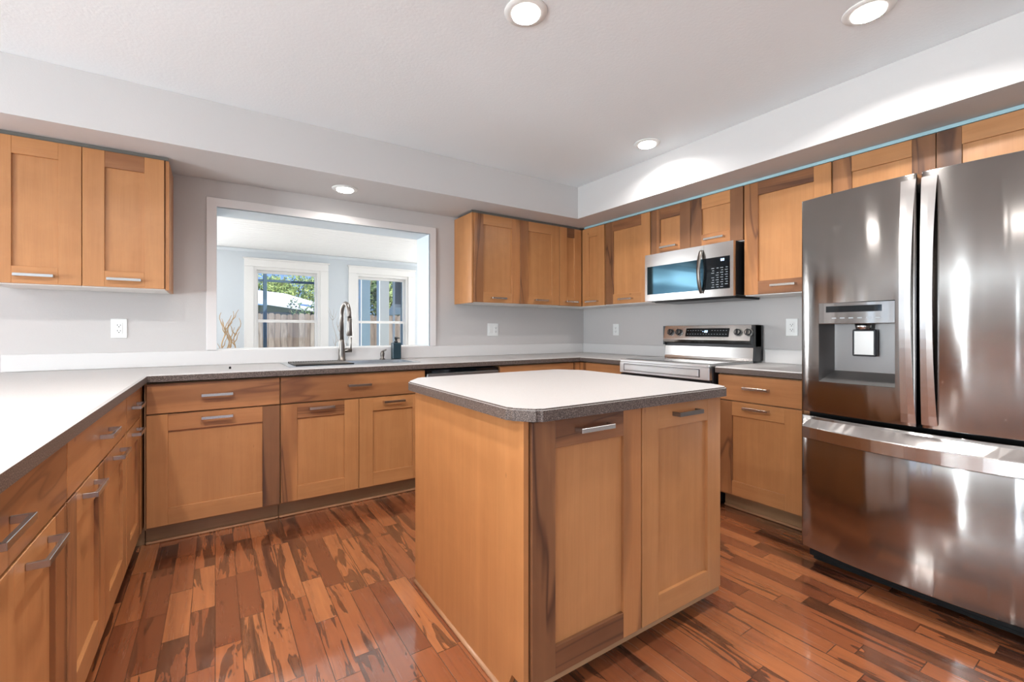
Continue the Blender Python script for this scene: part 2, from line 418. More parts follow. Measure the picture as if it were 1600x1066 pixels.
box(bm, OX0+.004, OX1-.004, YW-.017, YW2+.01, OZ1-.004, OZ1)
struct('trim_2', bm, 'jamb', 'smooth bluish white lining of the pass-through', 'trim')
bm = B(); box(bm, OX0+.004, OX1-.004, YW+.001, YW2+.02, OZ0, OZ0+.004); struct('trim_3', bm, 'trim', 'white sill board of the pass-through', 'trim')

for k, (a, b, lb) in enumerate(((-3.15, -2.50, 'white cased doorway to the sunroom, further from the kitchen'), (-1.85, -1.25, 'white cased doorway to the sunroom, beside the kitchen counter'))):
    bm = B(); frame(bm, a+.003, b-.003, .001, 2.057, .08, lambda p, q, t: (p, t, q), YW-.018, YW-.0005)
    box(bm, a, a+.003, YW, YW2, .001, 2.06); box(bm, b-.003, b, YW, YW2, .001, 2.06); box(bm, a+.003, b-.003, YW, YW2, 2.057, 2.06)
    struct('door_%d' % (k+1), bm, 'trim', lb, 'doorway')

# ------------------------------------------------------------------ cabinet building blocks
FACE = {  # mapper(a, d, z): a along the face, d outwards from the wall-side
 'back': lambda F: (lambda a, d, z: (a, F-d, z)),
 'right': lambda F: (lambda a, d, z: (F-d, a, z)),
 'left': lambda F: (lambda a, d, z: (F+d, a, z)),
}
def mbox(bm, mp, a0, a1, d0, d1, z0, z1, mi=0, bev=0.0):
    p, q = mp(a0, d0, z0), mp(a1, d1, z1)
    return box(bm, p[0], q[0], p[1], q[1], p[2], q[2], mi, bev)
HL = .148
def handle(parent, mp, ac, zc, L=HL, mat='nickel'):
    bm = B()
    prof = []
    # flat-bar pull: one continuous bent strap, 15 mm tall
    h, t, pr = .0075, .0065, .036
    pts = [(-L/2, 0), (-L/2, pr), (L/2, pr), (L/2, 0), (L/2-t, 0), (L/2-t, pr-t-.001), (-L/2+t, pr-t-.001), (-L/2+t, 0)]
    prism(bm, pts, lambda a, d, z: mp(ac+a, d, z), zc-h, zc+h)
    bmesh.ops.bevel(bm, geom=bm.edges[:], offset=.0009, segments=1, affect='EDGES')
    return obj('handle', bm, mat, parent)
def door(parent, mp, a0, a1, z0, z1, style='lllll', hd=None, st=.09, hmat='nickel', name='door', vis=True):
    """shaker door, style = materials of (low-a stile, high-a stile, top rail, bottom rail, panel); hd = handle height"""
    g = .0016; a0 += g; a1 -= g; z0 += g; z1 -= g
    if a1-a0 < 3*st: st = (a1-a0)*.27
    mats = ['lv', 'mv', 'dv', 'lh', 'dh', 'fh']
    V = {'l': 0, 'm': 1, 'd': 2}; Hh = {'l': 3, 'd': 4, 'm': 5}
    bm = B(); T = -.019; bv = .0011
    mbox(bm, mp, a0, a0+st, T, 0, z0, z1, V[style[0]], bv)
    mbox(bm, mp, a1-st, a1, T, 0, z0, z1, V[style[1]], bv)
    hr = .088 if (z1-z0) > .3 else .075
    mbox(bm, mp, a0+st, a1-st, T, -.0002, z1-hr, z1, Hh[style[2]], bv)
    mbox(bm, mp, a0+st, a1-st, T, -.0002, z0, z0+hr, Hh[style[3]], bv)
    mbox(bm, mp, a0+st-.002, a1-st+.002, T, -.0115, z0+hr-.002, z1-hr+.002, V[style[4]])
    d = obj(name, bm, mats, parent, at=mp((a0+a1)/2, 0, (z0+z1)/2))
    if hd is not None: handle(d, mp, (a0+a1)/2, hd, mat=hmat)
    return d
def drawer(parent, mp, a0, a1, z0, z1, mat='fh', hmat='nickel', hz=None):
    g = .0016
    bm = B(); mbox(bm, mp, a0+g, a1-g, -.019, 0, z0+g, z1-g, 0, .0015)
    d = obj('drawer', bm, mat, parent, at=mp((a0+a1)/2, 0, (z0+z1)/2))
    handle(d, mp, (a0+a1)/2, hz or .792, mat=hmat); return d
GAP = .003

def base_cabinet(label, face, F, a0, a1, split, doors, drawers, depth=.59, group=None, kick=True, endpanel=None):
    mp = FACE[face](F)
    c = mp((a0+a1)/2, -depth/2, 0)
    t = thing('base_cabinet', label, 'cabinet', c, group)
    bm = B(); mbox(bm, mp, a0+.0012, a1-.0012, -depth, -.0205, .10, .868 if not endpanel else .66)
    if endpanel: mbox(bm, mp, a0+.0012, a1-.0012, -.05, -.0205, .66, .868)
    obj('body', bm, 'carcass', t)
    if kick:
        bm = B(); mbox(bm, mp, a0+.0012, a1-.0012, -.105, -.085, .001, .0985)
        k = obj('toe_kick', bm, 'kick', t)
        bm = B(); mbox(bm, mp, a0+.0012, a1-.0012, -.084, -.070, .001, .016, 0, .004); obj('toe_molding', bm, 'round', t)
    for (b0, b1, mat) in drawers: drawer(t, mp, b0, b1, .706, .866, mat)
    for (b0, b1, style) in doors: door(t, mp, b0, b1, .112, .702, style, .668)
    return t

# back run
base_cabinet('broad base cabinet at the left end of the sink wall, one drawer over one door', 'back', YD, -.312, .324, 0, [(-.302, .324, 'ldmll')], [(-.302, .324, 'fh')], group='base cabinets along the walls')
base_cabinet('sink base cabinet with two doors under a single wide false drawer', 'back', YD, .325, 1.250, 0, [(.327, .788, 'mlmll'), (.788, 1.250, 'lllll')], [(.327, 1.250, 'fh')], endpanel=True, group='base cabinets along the walls')
base_cabinet('wooden base cabinet between the dishwasher and the far right corner, mostly behind the island', 'back', YD, 1.880, 2.660, 0, [(1.882, 2.655, 'lllll')], [(1.882, 2.655, 'fh')], group='base cabinets along the walls')
bm = B(); box(bm, 2.662, 2.728, YD+.004, YD+.02, .1, .866); box(bm, 2.735, 2.75, 2.885, YD+.018, .1, .866)
tag(obj('corner_filler', bm, 'mv'), 'narrow wooden filler strips in the corner beside the range cabinet', 'filler strip')
t = thing('blind_corner_cabinet', 'hidden corner base cabinet where the left and back counters meet', 'cabinet', (-.63, 3.24, 0), 'base cabinets along the walls')
bm = B(); box(bm, -.950, -.3195, 2.945, 3.535, .10, .868); box(bm, -.345, -.3195, 2.9265, 2.945, .10, .868); obj('body', bm, 'mv', t)
bm = B(); box(bm, -.95, -.405, 2.927, 2.945, .001, .0985); box(bm, -.404, -.3145, 3.031, 3.05, .001, .0985); obj('toe_kick', bm, 'kick', t)
# right run
base_cabinet('narrow wooden base cabinet left of the range', 'right', XD, 2.445, 2.880, 0, [(2.447, 2.878, 'lllll')], [(2.447, 2.878, 'fh')], group='base cabinets along the walls')
base_cabinet('wooden base cabinet between the range and the refrigerator with one drawer and one door', 'right', XD, 1.048, 1.655, 0, [(1.160, 1.652, 'lmlll')], [(1.160, 1.652, 'fh')], group='base cabinets along the walls')
# left run
base_cabinet('left-hand base cabinet nearest the inner corner, one drawer over one narrow door', 'left', XLD, 2.480, 2.925, 0, [(2.482, 2.900, 'lmlll')], [(2.482, 2.900, 'fh')], group='base cabinets along the left counter')
base_cabinet('middle base cabinet of the left-hand counter, one wide drawer over two doors', 'left', XLD, 1.568, 2.478, 0, [(1.570, 2.024, 'dmlll'), (2.024, 2.476, 'mlmll')], [(1.570, 2.476, 'fh')], group='base cabinets along the left counter')
base_cabinet('left-hand base cabinet closest to the camera, cut by the photo edge', 'left', XLD, .668, 1.566, 0, [(.670, 1.117, 'lllll'), (1.117, 1.564, 'lmlll')], [(.670, 1.564, 'fh')], group='base cabinets along the left counter')

# wall cabinets
def wall_cabinet(label, face, F, a0, a1, z0, z1, doors, hd, group='wall cabinets', depth=.325, end=None, name='wall_cabinet', off=0):
    mp = FACE[face](F); c = mp((a0+a1)/2, -depth/2, z0)
    t = thing(name, label, 'cabinet', c, group)
    bm = B(); mbox(bm, mp, a0+.001, a1-.001, -depth, -.0205, z0+.004, z1, 0)
    mbox(bm, mp, a0+.001, a1-.001, -depth, -.0205, z0-.004, z0+.0035, 1)
    obj('body', bm, ['carcass', 'melamine'], t)
    for (b0, b1, style) in doors: door(t, mp, b0, b1, z0, z1, style, hd)
    if end is not None:
        for (e0, e1) in end:
            bm = B(); mbox(bm, mp, e0, e1, -depth, -.010, z0-.004, z1, 0, .001); obj('side_panel', bm, 'side', t)
    return t
UZ0, UZ1 = 1.385, 2.134
wall_cabinet('pair-door wall cabinet alone on the left of the pass-through', 'back', YU, -.957, -.244, UZ0, UZ1, [(-.955, -.600, 'lllll'), (-.600, -.246, 'lldll')], 1.429, end=[(-.2435, -.226)])
wall_cabinet('wall cabinet with two doors just right of the pass-through', 'back', YU, 1.806, 2.730, UZ0, UZ1, [(1.806, 2.278, 'mmlll'), (2.278, 2.730, 'mllll')], 1.425, end=[(1.788, 1.8055)])
# corner cabinet: one box with a door on each leg
t = thing('corner_wall_cabinet', 'inner corner wall cabinet with a narrow door on each side', 'cabinet', (3.18, 3.4, UZ0), 'wall cabinets')
bm = B(); box(bm, 2.732, XR-.002, YU+.0205, YW-.002, UZ0, UZ1, 0); box(bm, XU+.0205, XR-.002, 2.930, YU+.02, UZ0, UZ1, 0)
box(bm, 2.732, XR-.002, YU+.0205, YW-.002, UZ0-.006, UZ0-.0005, 1); box(bm, XU+.0205, XR-.002, 2.930, YU+.02, UZ0-.006, UZ0-.0005, 1)
obj('body', bm, ['carcass', 'melamine'], t)
door(t, FACE['back'](YU), 2.733, 3.012, UZ0, UZ1, 'lldll', 1.425)
door(t, FACE['right'](XU), 2.932, 3.226, UZ0, UZ1, 'lllll', 1.425)
wall_cabinet('tall single-door wall cabinet between the corner and the microwave', 'right', XU, 2.414, 2.929, UZ0, UZ1, [(2.416, 2.915, 'lddll')], 1.425)
wall_cabinet('short wall cabinet with two small doors directly above the microwave', 'right', XU, 1.642, 2.412, 1.765, UZ1, [(2.044, 2.410, 'dddml'), (1.645, 2.044, 'ddlml')], 1.812)
wall_cabinet('tall single-door wall cabinet between the microwave and the refrigerator', 'right', XU, 1.126, 1.640, UZ0, UZ1, [(1.128, 1.638, 'lmddl')], 1.437)
wall_cabinet('short wide wall cabinet above the refrigerator', 'right', XU, .222, 1.124, 1.80, UZ1, [(.680, 1.122, 'ddlll'), (.224, .680, 'ldlll')], 1.85)
# pale filler strip and dark shadow-gap strips between the cabinet tops and soffit
bm = B(); box(bm, XU+.004, XU+.02, .222, 3.2, UZ1+.003, ZS-.002)
tag(obj('gap_strip', bm, 'gapstrip'), 'pale blue strip running between soffit and the cabinets on the range wall', 'filler strip')
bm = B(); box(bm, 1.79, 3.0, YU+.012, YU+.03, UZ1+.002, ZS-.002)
tag(obj('gap_strip', bm, 'gapshadow'), 'thin dark strip in place of the shadow gap above the wall cabinets right of the pass-through', 'filler strip')
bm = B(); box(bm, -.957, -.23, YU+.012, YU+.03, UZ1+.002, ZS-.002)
tag(obj('gap_strip', bm, 'gapshadow'), 'thin dark strip in place of the shadow gap above the wall cabinet left of the pass-through', 'filler strip')

# ------------------------------------------------------------------ worktops
def worktop(name, label, xs, ys, mask, z0=.877, z1=ZT, outline=None, edgesel=None, ch=.006):
    bm = B()
    grid_solid(bm, xs, ys, mask, lambda a, b, t: (a, b, t), z0, z1, (1, 0, 1))
    bmesh.ops.recalc_face_normals(bm, faces=bm.faces[:])
    es = [e for e in bm.edges if all(abs(v.co.z-z1) < 1e-5 for v in e.verts) and len(e.link_faces) == 2 and any(abs(f.normal.z) < .1 for f in e.link_faces) and edgesel(*( (e.verts[0].co+e.verts[1].co)/2 )[:2])]
    bmesh.ops.bevel(bm, geom=es, offset=ch, segments=1, affect='EDGES')
    for f in bm.faces:
        if f.normal.z > .95: f.material_index = 0
        elif f.normal.z > .3: f.material_index = 0
        else: f.material_index = 1
    return tag(obj(name, bm, ['ctop', 'cedge']), label, 'worktop', group='laminate worktops')
SKX0, SKX1, SKY0, SKY1 = .415, 1.235, 3.085, 3.425      # sink cut-out
XP = -.985
wt = worktop('worktop', 'long white worktop with brown speckled edge wrapping the left, sink and corner sides', [XP, XL, SKX0, SKX1, XE, XR-.002], [.650, 2.440, YE, SKY0, SKY1, YW-.002],
    lambda x, y: (x < XL or y > YE or (x > XE and y > 2.44)) and not (SKX0 < x < SKX1 and SKY0 < y < SKY1),
    edgesel=lambda x, y: not (SKX0-.01 < x < SKX1+.01 and SKY0-.01 < y < SKY1+.01) and y < YW-.01 and x < XR-.01)
bm = B(); box(bm, XP, XR-.023, YW-.022, YW-.002, ZT+.0005, OZ0, 0, .003); box(bm, XR-.022, XR-.002, 2.441, YW-.002, ZT+.0005, OZ0, 0, .003)
obj('backsplash', bm, 'splash_lit', wt)
wt2 = worktop('worktop', 'short piece of white worktop between the range and the refrigerator', [XE, XR-.002], [1.047, 1.657], lambda x, y: True, edgesel=lambda x, y: x < XE+.01)
bm = B(); box(bm, XR-.022, XR-.002, 1.047, 1.656, ZT+.0005, OZ0, 0, .003); obj('backsplash', bm, 'splash_lit', wt2)
bm = B(); box(bm, -.972, -.955, .67, 3.535, .002, .868); tag(obj('counter_end_panel', bm, 'side'), 'wooden back panel under the left-hand counter', 'panel')

# ------------------------------------------------------------------ island
IX0, IX1, IY0, IY1 = .765, 1.768, 1.080, 1.915
t = thing('kitchen_island', 'free-standing wooden island cabinet with two pull-out doors in the middle of the floor', 'island', ((IX0+IX1)/2, (IY0+IY1)/2, 0))
bm = B(); box(bm, IX0+.019, IX1-.001, IY0, IY1-.001, .085, .876)
box(bm, IX0+.03, IX1-.02, IY0+.075, IY1-.03, .001, .085, 1)
obj('body', bm, ['carcass', 'kick'], t)
bm = B()
prism(bm, [(1.085, .085), (1.13, .085), (1.17, .001), (IY1, .001), (IY1, .876), (1.068, .876), (1.068, .085)], lambda a, b, tt: (tt, a, b), IX0, IX0+.018)
obj('side_panel', bm, 'side', t)
bm = B(); box(bm, IX1, IX1+.004, IY0+.002, IY1, .087, .876); obj('end_panel', bm, 'side', t)
fm = FACE['back'](1.056)
door(t, fm, .786, 1.272, .082, .872, 'dmddl', .831)
door(t, fm, 1.275, 1.764, .082, .872, 'lllll', .831, hmat='bronze')
bm = B(); box(bm, .772, 1.764, 1.062, 1.0795, .060, .081, 0, .003); obj('bottom_rail', bm, 'kick', t)
bm = B(); tube(bm, [(IX0-.001, 1.19, .006), (IX0-.001, IY1-.002, .006)], .009, 10); obj('quarter_round', bm, 'round', t)
bm = B()
cx0, cx1, cy0, cy1 = .728, 1.806, 1.022, 2.055
ol = [(cx0+.062, cy0), (cx1-.045, cy0), (cx1, cy0+.075), (cx1, cy1-.13), (cx1-.10, cy1), (cx0+.105, cy1), (cx0, cy1-.14), (cx0, cy0+.072)]
prism(bm, ol, lambda a, b, z: (a, b, z), .877, ZT)
bmesh.ops.recalc_face_normals(bm, faces=bm.faces[:])
vert_e = [e for e in bm.edges if abs(e.verts[0].co.z-e.verts[1].co.z) > .02]
bmesh.ops.bevel(bm, geom=vert_e, offset=.012, segments=3, affect='EDGES')
bm.normal_update()
es = [e for e in bm.edges if all(abs(v.co.z-ZT) < 1e-5 for v in e.verts)]
bmesh.ops.bevel(bm, geom=es, offset=.005, segments=2, affect='EDGES')
bm.normal_update()
for f in bm.faces: f.material_index = 0 if f.normal.z > .6 else 1
tag(obj('worktop', bm, ['ctop', 'cedge']), 'island worktop with clipped corners, white with a thick brown speckled edge', 'worktop', group='laminate worktops')

# ------------------------------------------------------------------ refrigerator
FYC, FHW = .580, .446
def fx(y): return 2.352 + .052*((y-FYC)/FHW)**2
t = thing('refrigerator', 'large stainless french-door refrigerator with ice dispenser and bottom freezer drawer', 'refrigerator', (2.85, FYC, 0))
bm = B(); box(bm, 2.475, 3.32, FYC-.44, FYC+.44, .035, 1.765, 0, .004)
for yy in (.2, .95):
    for xx in (2.56, 3.2): cyl(bm, (xx, yy, .001), (xx, yy, .036), .02, n=12)
box(bm, 2.50, 2.53, FYC-.43, FYC+.43, .012, .036)
obj('body', bm, 'rubber', t)
def bowed(bm, y0, y1, z0, z1, xb, hole=None, mi=0, off=0.0, n=14):
    """door skin bowed in plan, with softly rounded vertical edges; hole=(y0,y1,z0,z1) is left open"""
    ys = [y0, y0+.0015, y0+.004, y0+.009] + [y0+.009+(y1-y0-.018)*i/n for i in range(1, n)] + [y1-.009, y1-.004, y1-.0015, y1]
    ins = {0: .009, 1: .004, 2: .0012, 3: 0}
    if hole: ys = sorted([y for y in ys if abs(y-hole[0]) > .01 and abs(y-hole[1]) > .01]+[hole[0], hole[1]])
    zs = [z0, z0+.004] + ([hole[2], hole[3]] if hole else [z0+(z1-z0)/2]) + [z1-.004, z1]
    def X(y, z):
        e = min(y-y0, y1-y); add = 0
        if e < .009: add = .009*(1-math.sqrt(max(0, 1-(1-e/.009)**2)))
        ez = min(z-z0, z1-z)
        if ez < .004: add = max(add, .003*(1-ez/.004))
        return fx(y)+add-off
    V = [[bm.verts.new((X(y, z), y, z)) for z in zs] for y in ys]
    Wb = [[bm.verts.new((xb, y, z)) for z in (z0, z1)] for y in ys]
    for i in range(len(ys)-1):
        for j in range(len(zs)-1):
            if hole and hole[0]-1e-4 < (ys[i]+ys[i+1])/2 < hole[1] and hole[2] < (zs[j]+zs[j+1])/2 < hole[3]: continue
            f = bm.faces.new((V[i][j], V[i][j+1], V[i+1][j+1], V[i+1][j])); f.material_index = mi; f.smooth = True
        bm.faces.new((V[i][0], V[i+1][0], Wb[i+1][0], Wb[i][0])).material_index = mi
        bm.faces.new((V[i][-1], Wb[i][1], Wb[i+1][1], V[i+1][-1])).material_index = mi
        bm.faces.new((Wb[i][0], Wb[i+1][0], Wb[i+1][1], Wb[i][1])).material_index = mi
    for i in (0, -1): bm.faces.new([V[i][j] for j in range(len(zs))]+[Wb[i][1], Wb[i][0]]).material_index = mi
DH = (.655, .936, .908, 1.272)
bm = B(); bowed(bm, .5875, FYC+FHW, .757, 1.776, 2.468, DH)
y0, y1, z0, z1 = DH; xa, xb = fx((y0+y1)/2)+.004, fx((y0+y1)/2)+.095
ld = obj('door', bm, 'fridge', t, 'left door with dispenser')
def curved_handle(parent, yc, z0, z1):
    bm = B(); n = 26; pts = []
    for i in range(n+1):
        s = i/n; z = z0+(z1-z0)*s; bow = math.sin(PI*s)**.8
        hw = .0235 - .0060*bow; x = fx(yc)-.006-.046*bow
        pts.append((x, hw, z, .008+.006*bow))
    R = []
    for x, hw, z, th in pts:
        R.append([bm.verts.new(p) for p in ((x, yc-hw, z), (x-.0004, yc, z), (x, yc+hw, z), (x+th, yc+hw*.9, z), (x+th, yc-hw*.9, z))])
    for a, b in zip(R, R[1:]):
        for k in range(5):
            f = bm.faces.new((a[k], a[(k+1) % 5], b[(k+1) % 5], b[k])); f.smooth = False
    bm.faces.new(R[0][::-1]); bm.faces.new(R[-1])
    for z_ in (z0+.012, z1-.012):
        box(bm, fx(yc)-.004, fx(yc)+.004, yc-.017, yc+.017, z_-.009, z_+.009)
    return obj('handle', bm, 'steel', parent)
curved_handle(ld, .611, .772, 1.752)
# dispenser: control panel above an open niche
dm = t
bm = B(); box(bm, fx(.8)-.003, fx(.8)+.03, y0+.001, y1-.001, 1.176, z1-.001, 0, .002); dp = obj('dispenser_panel', bm, 'fridge', ld)
bm = B(); box(bm, fx(.8)-.0042, fx(.8), .700, .905, 1.228, 1.256); dd = obj('display', bm, 'blackglass', ld)
bm = B()
for k in range(6): box(bm, fx(.8)-.0036, fx(.8), .705+k*.032, .722+k*.032, 1.199, 1.2035)
obj('touch_keys', bm, 'mark', ld)
bm = B()  # niche liner
lx0 = fx(.8)+.002
for q in ([(lx0, y0, z0), (lx0, y0, 1.176), (xb, y0+.03, 1.176), (xb, y0+.03, z0+.05)],
          [(lx0, y1, z0), (lx0, y1, 1.176), (xb, y1-.03, 1.176), (xb, y1-.03, z0+.05)],
          [(xb, y0+.03, z0+.05), (xb, y1-.03, z0+.05), (xb, y1-.03, 1.176), (xb, y0+.03, 1.176)],
          [(lx0, y0, z0), (lx0, y1, z0), (xb, y1-.03, z0+.05), (xb, y0+.03, z0+.05)],
          [(lx0, y0, 1.176), (lx0, y1, 1.176), (xb, y1-.03, 1.176), (xb, y0+.03, 1.176)]):
    bm.faces.new([bm.verts.new(p) for p in q])
g = G('dispenser_niche'); g.base((.21,.20,.195)); g.p(Roughness=.32, Metallic=.8); M['niche'] = g.m
obj('dispenser_niche', bm, 'niche', ld)
bm = B(); cyl(bm, (xb-.045, .782, 1.176), (xb-.045, .782, 1.150), .030, .026); obj('nozzle', bm, 'steel', ld)
bm = B(); box(bm, xb-.035, xb-.022, .738, .826, 1.030, 1.150, 1, .004); box(bm, xb-.038, xb-.035, .746, .818, 1.037, 1.143, 0, .001)
obj('paddle', bm, ['nickel', 'black'], ld)
bm = B(); bowed(bm, FYC-FHW, .5735, .757, 1.776, 2.468); rd = obj('door', bm, 'fridge', t)
curved_handle(rd, .548, .772, 1.752)
bm = B(); bowed(bm, FYC-FHW, FYC+FHW, .100, .738, 2.468, n=20); fd = obj('freezer_drawer', bm, 'fridge', t)
# full-width ledge handle of the freezer
bm = B(); n = 24; R = []
for i in range(n+1):
    y = FYC-FHW+.012+(2*FHW-.024)*i/n; s = 1-((y-FYC)/FHW)**2
    xo = fx(y)-.012-.030*s
    R.append([bm.verts.new(p) for p in ((fx(y)+.003, y, .728), (xo, y, .688), (xo-.002, y, .684), (xo, y, .632), (xo+.004, y, .629), (fx(y)+.003, y, .634))])
for a, b in zip(R, R[1:]):
    for k in range(6): bm.faces.new((a[k], a[(k+1) % 6], b[(k+1) % 6], b[k])).smooth = True
bm.faces.new(R[0][::-1]); bm.faces.new(R[-1])
for f in bm.faces: f.smooth = False
obj('handle', bm, 'steel', fd)
for yy in (FYC-.38, FYC+.38):
    bm = B(); box(bm, 2.48, 2.55, yy-.03, yy+.03, 1.766, 1.782, 0, .003); obj('hinge_cover', bm, 'black', t)

# ------------------------------------------------------------------ range
RY0, RY1, RX = 1.668, 2.428, 2.664
t = thing('kitchen_range', 'stainless electric range with black glass cooktop and knobs on its raised back', 'stove', (3.0, (RY0+RY1)/2, 0))
bm = B(); box(bm, 2.70, 3.325, RY0, RY1, .02, .905, 0, .002)
for yy in (RY0+.05, RY1-.05):
    for xx in (2.76, 3.25): cyl(bm, (xx, yy, .001), (xx, yy, .021), .018, n=10)
obj('body', bm, 'black', t)
bm = B(); box(bm, RX, 3.20, RY0+.004, RY1-.004, .9055, .926, 0, .004)
ct = obj('cooktop', bm, 'steelsoft', t)
bm = B(); box(bm, RX+.055, 3.18, RY0+.022, RY1-.022, .9262, .9285, 0, .0008); obj('glass_surface', bm, 'blackglass', ct)
for (xx, yy, r) in ((2.85, 1.86, .10), (2.85, 2.24, .115), (3.07, 1.86, .08), (3.07, 2.24, .08)):
    bm = B()
    for rr in (r, r*.65):
        n = 40; A = [bm.verts.new((xx+rr*math.cos(2*PI*k/n), yy+rr*math.sin(2*PI*k/n), .9289)) for k in range(n)]
        Bq = [bm.verts.new((xx+(rr-.003)*math.cos(2*PI*k/n), yy+(rr-.003)*math.sin(2*PI*k/n), .9289)) for k in range(n)]
        for k in range(n): bm.faces.new((A[k], A[(k+1) % n], Bq[(k+1) % n], Bq[k]))
    obj('burner_ring', bm, 'mark', ct)
bm = B(); box(bm, RX, 2.699, RY0+.004, RY1-.004, .822, .905, 0, .003)
fp = obj('front_panel', bm, 'steelsoft', t)
bm = B()  # embossed rectangular outline on the panel
for (a0, a1, b0, b1) in ((RY0+.07, RY1-.045, .888, .892), (RY0+.07, RY1-.045, .838, .8405), (RY0+.07, RY0+.076, .838, .892), (RY1-.051, RY1-.045, .838, .892)):
    box(bm, RX-.0012, RX+.001, a0, a1, b0, b1)
obj('panel_groove', bm, 'slot', fp)
bm = B(); box(bm, RX-.006, RX+.001, RY0+.078, RY1-.053, .842, .886, 0, .004); obj('door_grip', bm, 'steelsoft', fp)
bm = B(); box(bm, 2.672, 2.699, RY0+.006, RY1-.006, .235, .815, 0, .004); od = obj('oven_door', bm, 'black', t)
bm = B(); box(bm, 2.668, 2.673, RY0+.10, RY1-.10, .34, .72, 0, .001); obj('window', bm, 'blackglass', od)
bm = B(); box(bm, 2.672, 2.699, RY0+.006, RY1-.006, .06, .225, 0, .004); obj('drawer', bm, 'steel', t)
# raised back: tilted control panel, rounded nose, black slot, riser
gp = [(3.205, 1.182), (3.225, 1.190), (3.318, 1.190), (3.318, .93), (3.235, .93), (3.235, 1.012), (3.222, 1.018), (3.222, 1.040), (3.185, 1.052), (3.176, 1.072), (3.180, 1.082)]
bm = B()
stl = [(3.206, 1.186), (3.225, 1.191), (3.30, 1.191), (3.30, 1.046), (3.205, 1.046), (3.186, 1.056), (3.178, 1.074), (3.180, 1.084)]
prism(bm, stl, lambda a, b, y: (a, y, b), RY0+.018, RY1-.018)
bg_ = obj('control_panel', bm, 'steel', t)
bm = B(); box(bm, 3.226, 3.325, RY0+.001, RY1-.001, .927, 1.186); box(bm, 3.20, 3.30, RY0+.001, RY0+.017, 1.03, 1.186, 0); box(bm, 3.20, 3.30, RY1-.017, RY1-.001, 1.03, 1.186, 0); obj('back_housing', bm, 'black', t)
bm = B(); prism(bm, [(3.203, .927), (3.2255, .927), (3.2255, 1.022), (3.214, 1.022), (3.208, .945)], lambda a, b, y: (a, y, b), RY0+.012, RY1-.012); obj('riser', bm, 'steel', t)
def onpanel(z): return 3.180+(z-1.084)*(3.206-3.180)/(1.186-1.084)
tl = math.atan2(.026, .102)
bm = B(); prism(bm, [(onpanel(1.100)-.0015, 1.100), (onpanel(1.165)-.0015, 1.165), (onpanel(1.165)+.004, 1.165), (onpanel(1.100)+.004, 1.100)], lambda a, b, y: (a, y, b), 1.845, 2.205)
obj('display', bm, 'blackglass', bg_)
for zz, ks in ((1.118, range(15)), (1.146, range(6)), (1.146, range(9, 15))):
    bm = B()
    for k in ks:
        y = 1.862+k*.0228
        prism(bm, [(onpanel(zz)-.0021, zz), (onpanel(zz)-.0021, zz+.003), (onpanel(zz), zz+.003), (onpanel(zz), zz)], lambda a, b, q: (a, q, b), y, y+.009)
    obj('touch_keys', bm, 'mark', bg_)
def seven(bm, mp, a, z, h, w_, segs, t=.0022):
    S7 = {'a': (0, w_, h-t, h), 'd': (0, w_, 0, t), 'g': (0, w_, h/2-t/2, h/2+t/2), 'f': (0, t, h/2, h), 'b': (w_-t, w_, h/2, h), 'e': (0, t, 0, h/2), 'c': (w_-t, w_, 0, h/2)}
    for s in segs:
        x0, x1, q0, q1 = S7[s]; mp(bm, a+x0, a+x1, z+q0, z+q1)
bm = B()
def rp(bm, a0, a1, q0, q1):
    prism(bm, [(onpanel(q0)-.0026, q0), (onpanel(q1)-.0026, q1), (onpanel(q1)-.001, q1), (onpanel(q0)-.001, q0)], lambda a, b, y: (a, y, b), -a0, -a1)
for k, s in enumerate(('g', 'abgcdef', 'abgcdef')): seven(bm, rp, -2.060+k*.014+(.004 if k else 0), 1.132, .016, .010, s)
obj('clock_digits', bm, 'digit', bg_)
for yy in (2.345, 2.265, 1.775, 1.700):
    bm = B(); z = 1.132; c = Vector((onpanel(z), yy, z)); nrm = Vector((-math.cos(tl), 0, math.sin(tl)))
    cyl(bm, c, c+nrm*.004, .031, .030, mi=1); cyl(bm, c+nrm*.004, c+nrm*.020, .026, .024, mi=0)
    cyl(bm, c+nrm*.020, c+nrm*.0205, .018, .018, mi=1)
    # grip ridge
    up = Vector((math.sin(tl), 0, math.cos(tl)))
    v = [bm.verts.new(c+nrm*d+up*u+Vector((0, s, 0))) for d in (.020, .032) for u in (-.022, .022) for s in (-.005, .005)]
    for q in ((0,1,3,2), (4,6,7,5), (0,4,5,1), (2,3,7,6), (0,2,6,4), (1,5,7,3)): bm.faces.new([v[i] for i in q]).material_index = 0
    obj('knob', bm, ['black', 'nickel'], bg_)

# ------------------------------------------------------------------ microwave
MX, MY0, MY1, MZ0, MZ1 = 2.938, 1.668, 2.404, 1.384, 1.758
t = thing('microwave', 'over-the-range stainless microwave hanging under the short cabinet', 'microwave', (3.14, (MY0+MY1)/2, MZ0))
bm = B(); box(bm, MX+.032, 3.335, MY0+.001, MY1-.001, MZ0+.006, MZ1+.0005, 0, .002)
prism(bm, [(MX+.05, MZ0+.006), (3.33, MZ0+.006), (3.33, MZ0-.012), (MX+.10, MZ0-.012)], lambda a, b, y: (a, y, b), MY0+.03, MY1-.03)
obj('body', bm, 'black', t)
MS = 1.884
def fr(bm, a0, a1, z0, z1, wl, wr, wt_, wb, x0, x1):
    box(bm, x0, x1, a0, a0+wl, z0, z1); box(bm, x0, x1, a1-wr, a1, z0, z1)
    box(bm, x0, x1, a0+wl, a1-wr, z1-wt_, z1); box(bm, x0, x1, a0+wl, a1-wr, z0, z0+wb)
bm = B(); fr(bm, MS+.001, MY1, MZ0, MZ1, .001, .022, .098, .052, MX, MX+.031); md = obj('door', bm, 'steel', t)
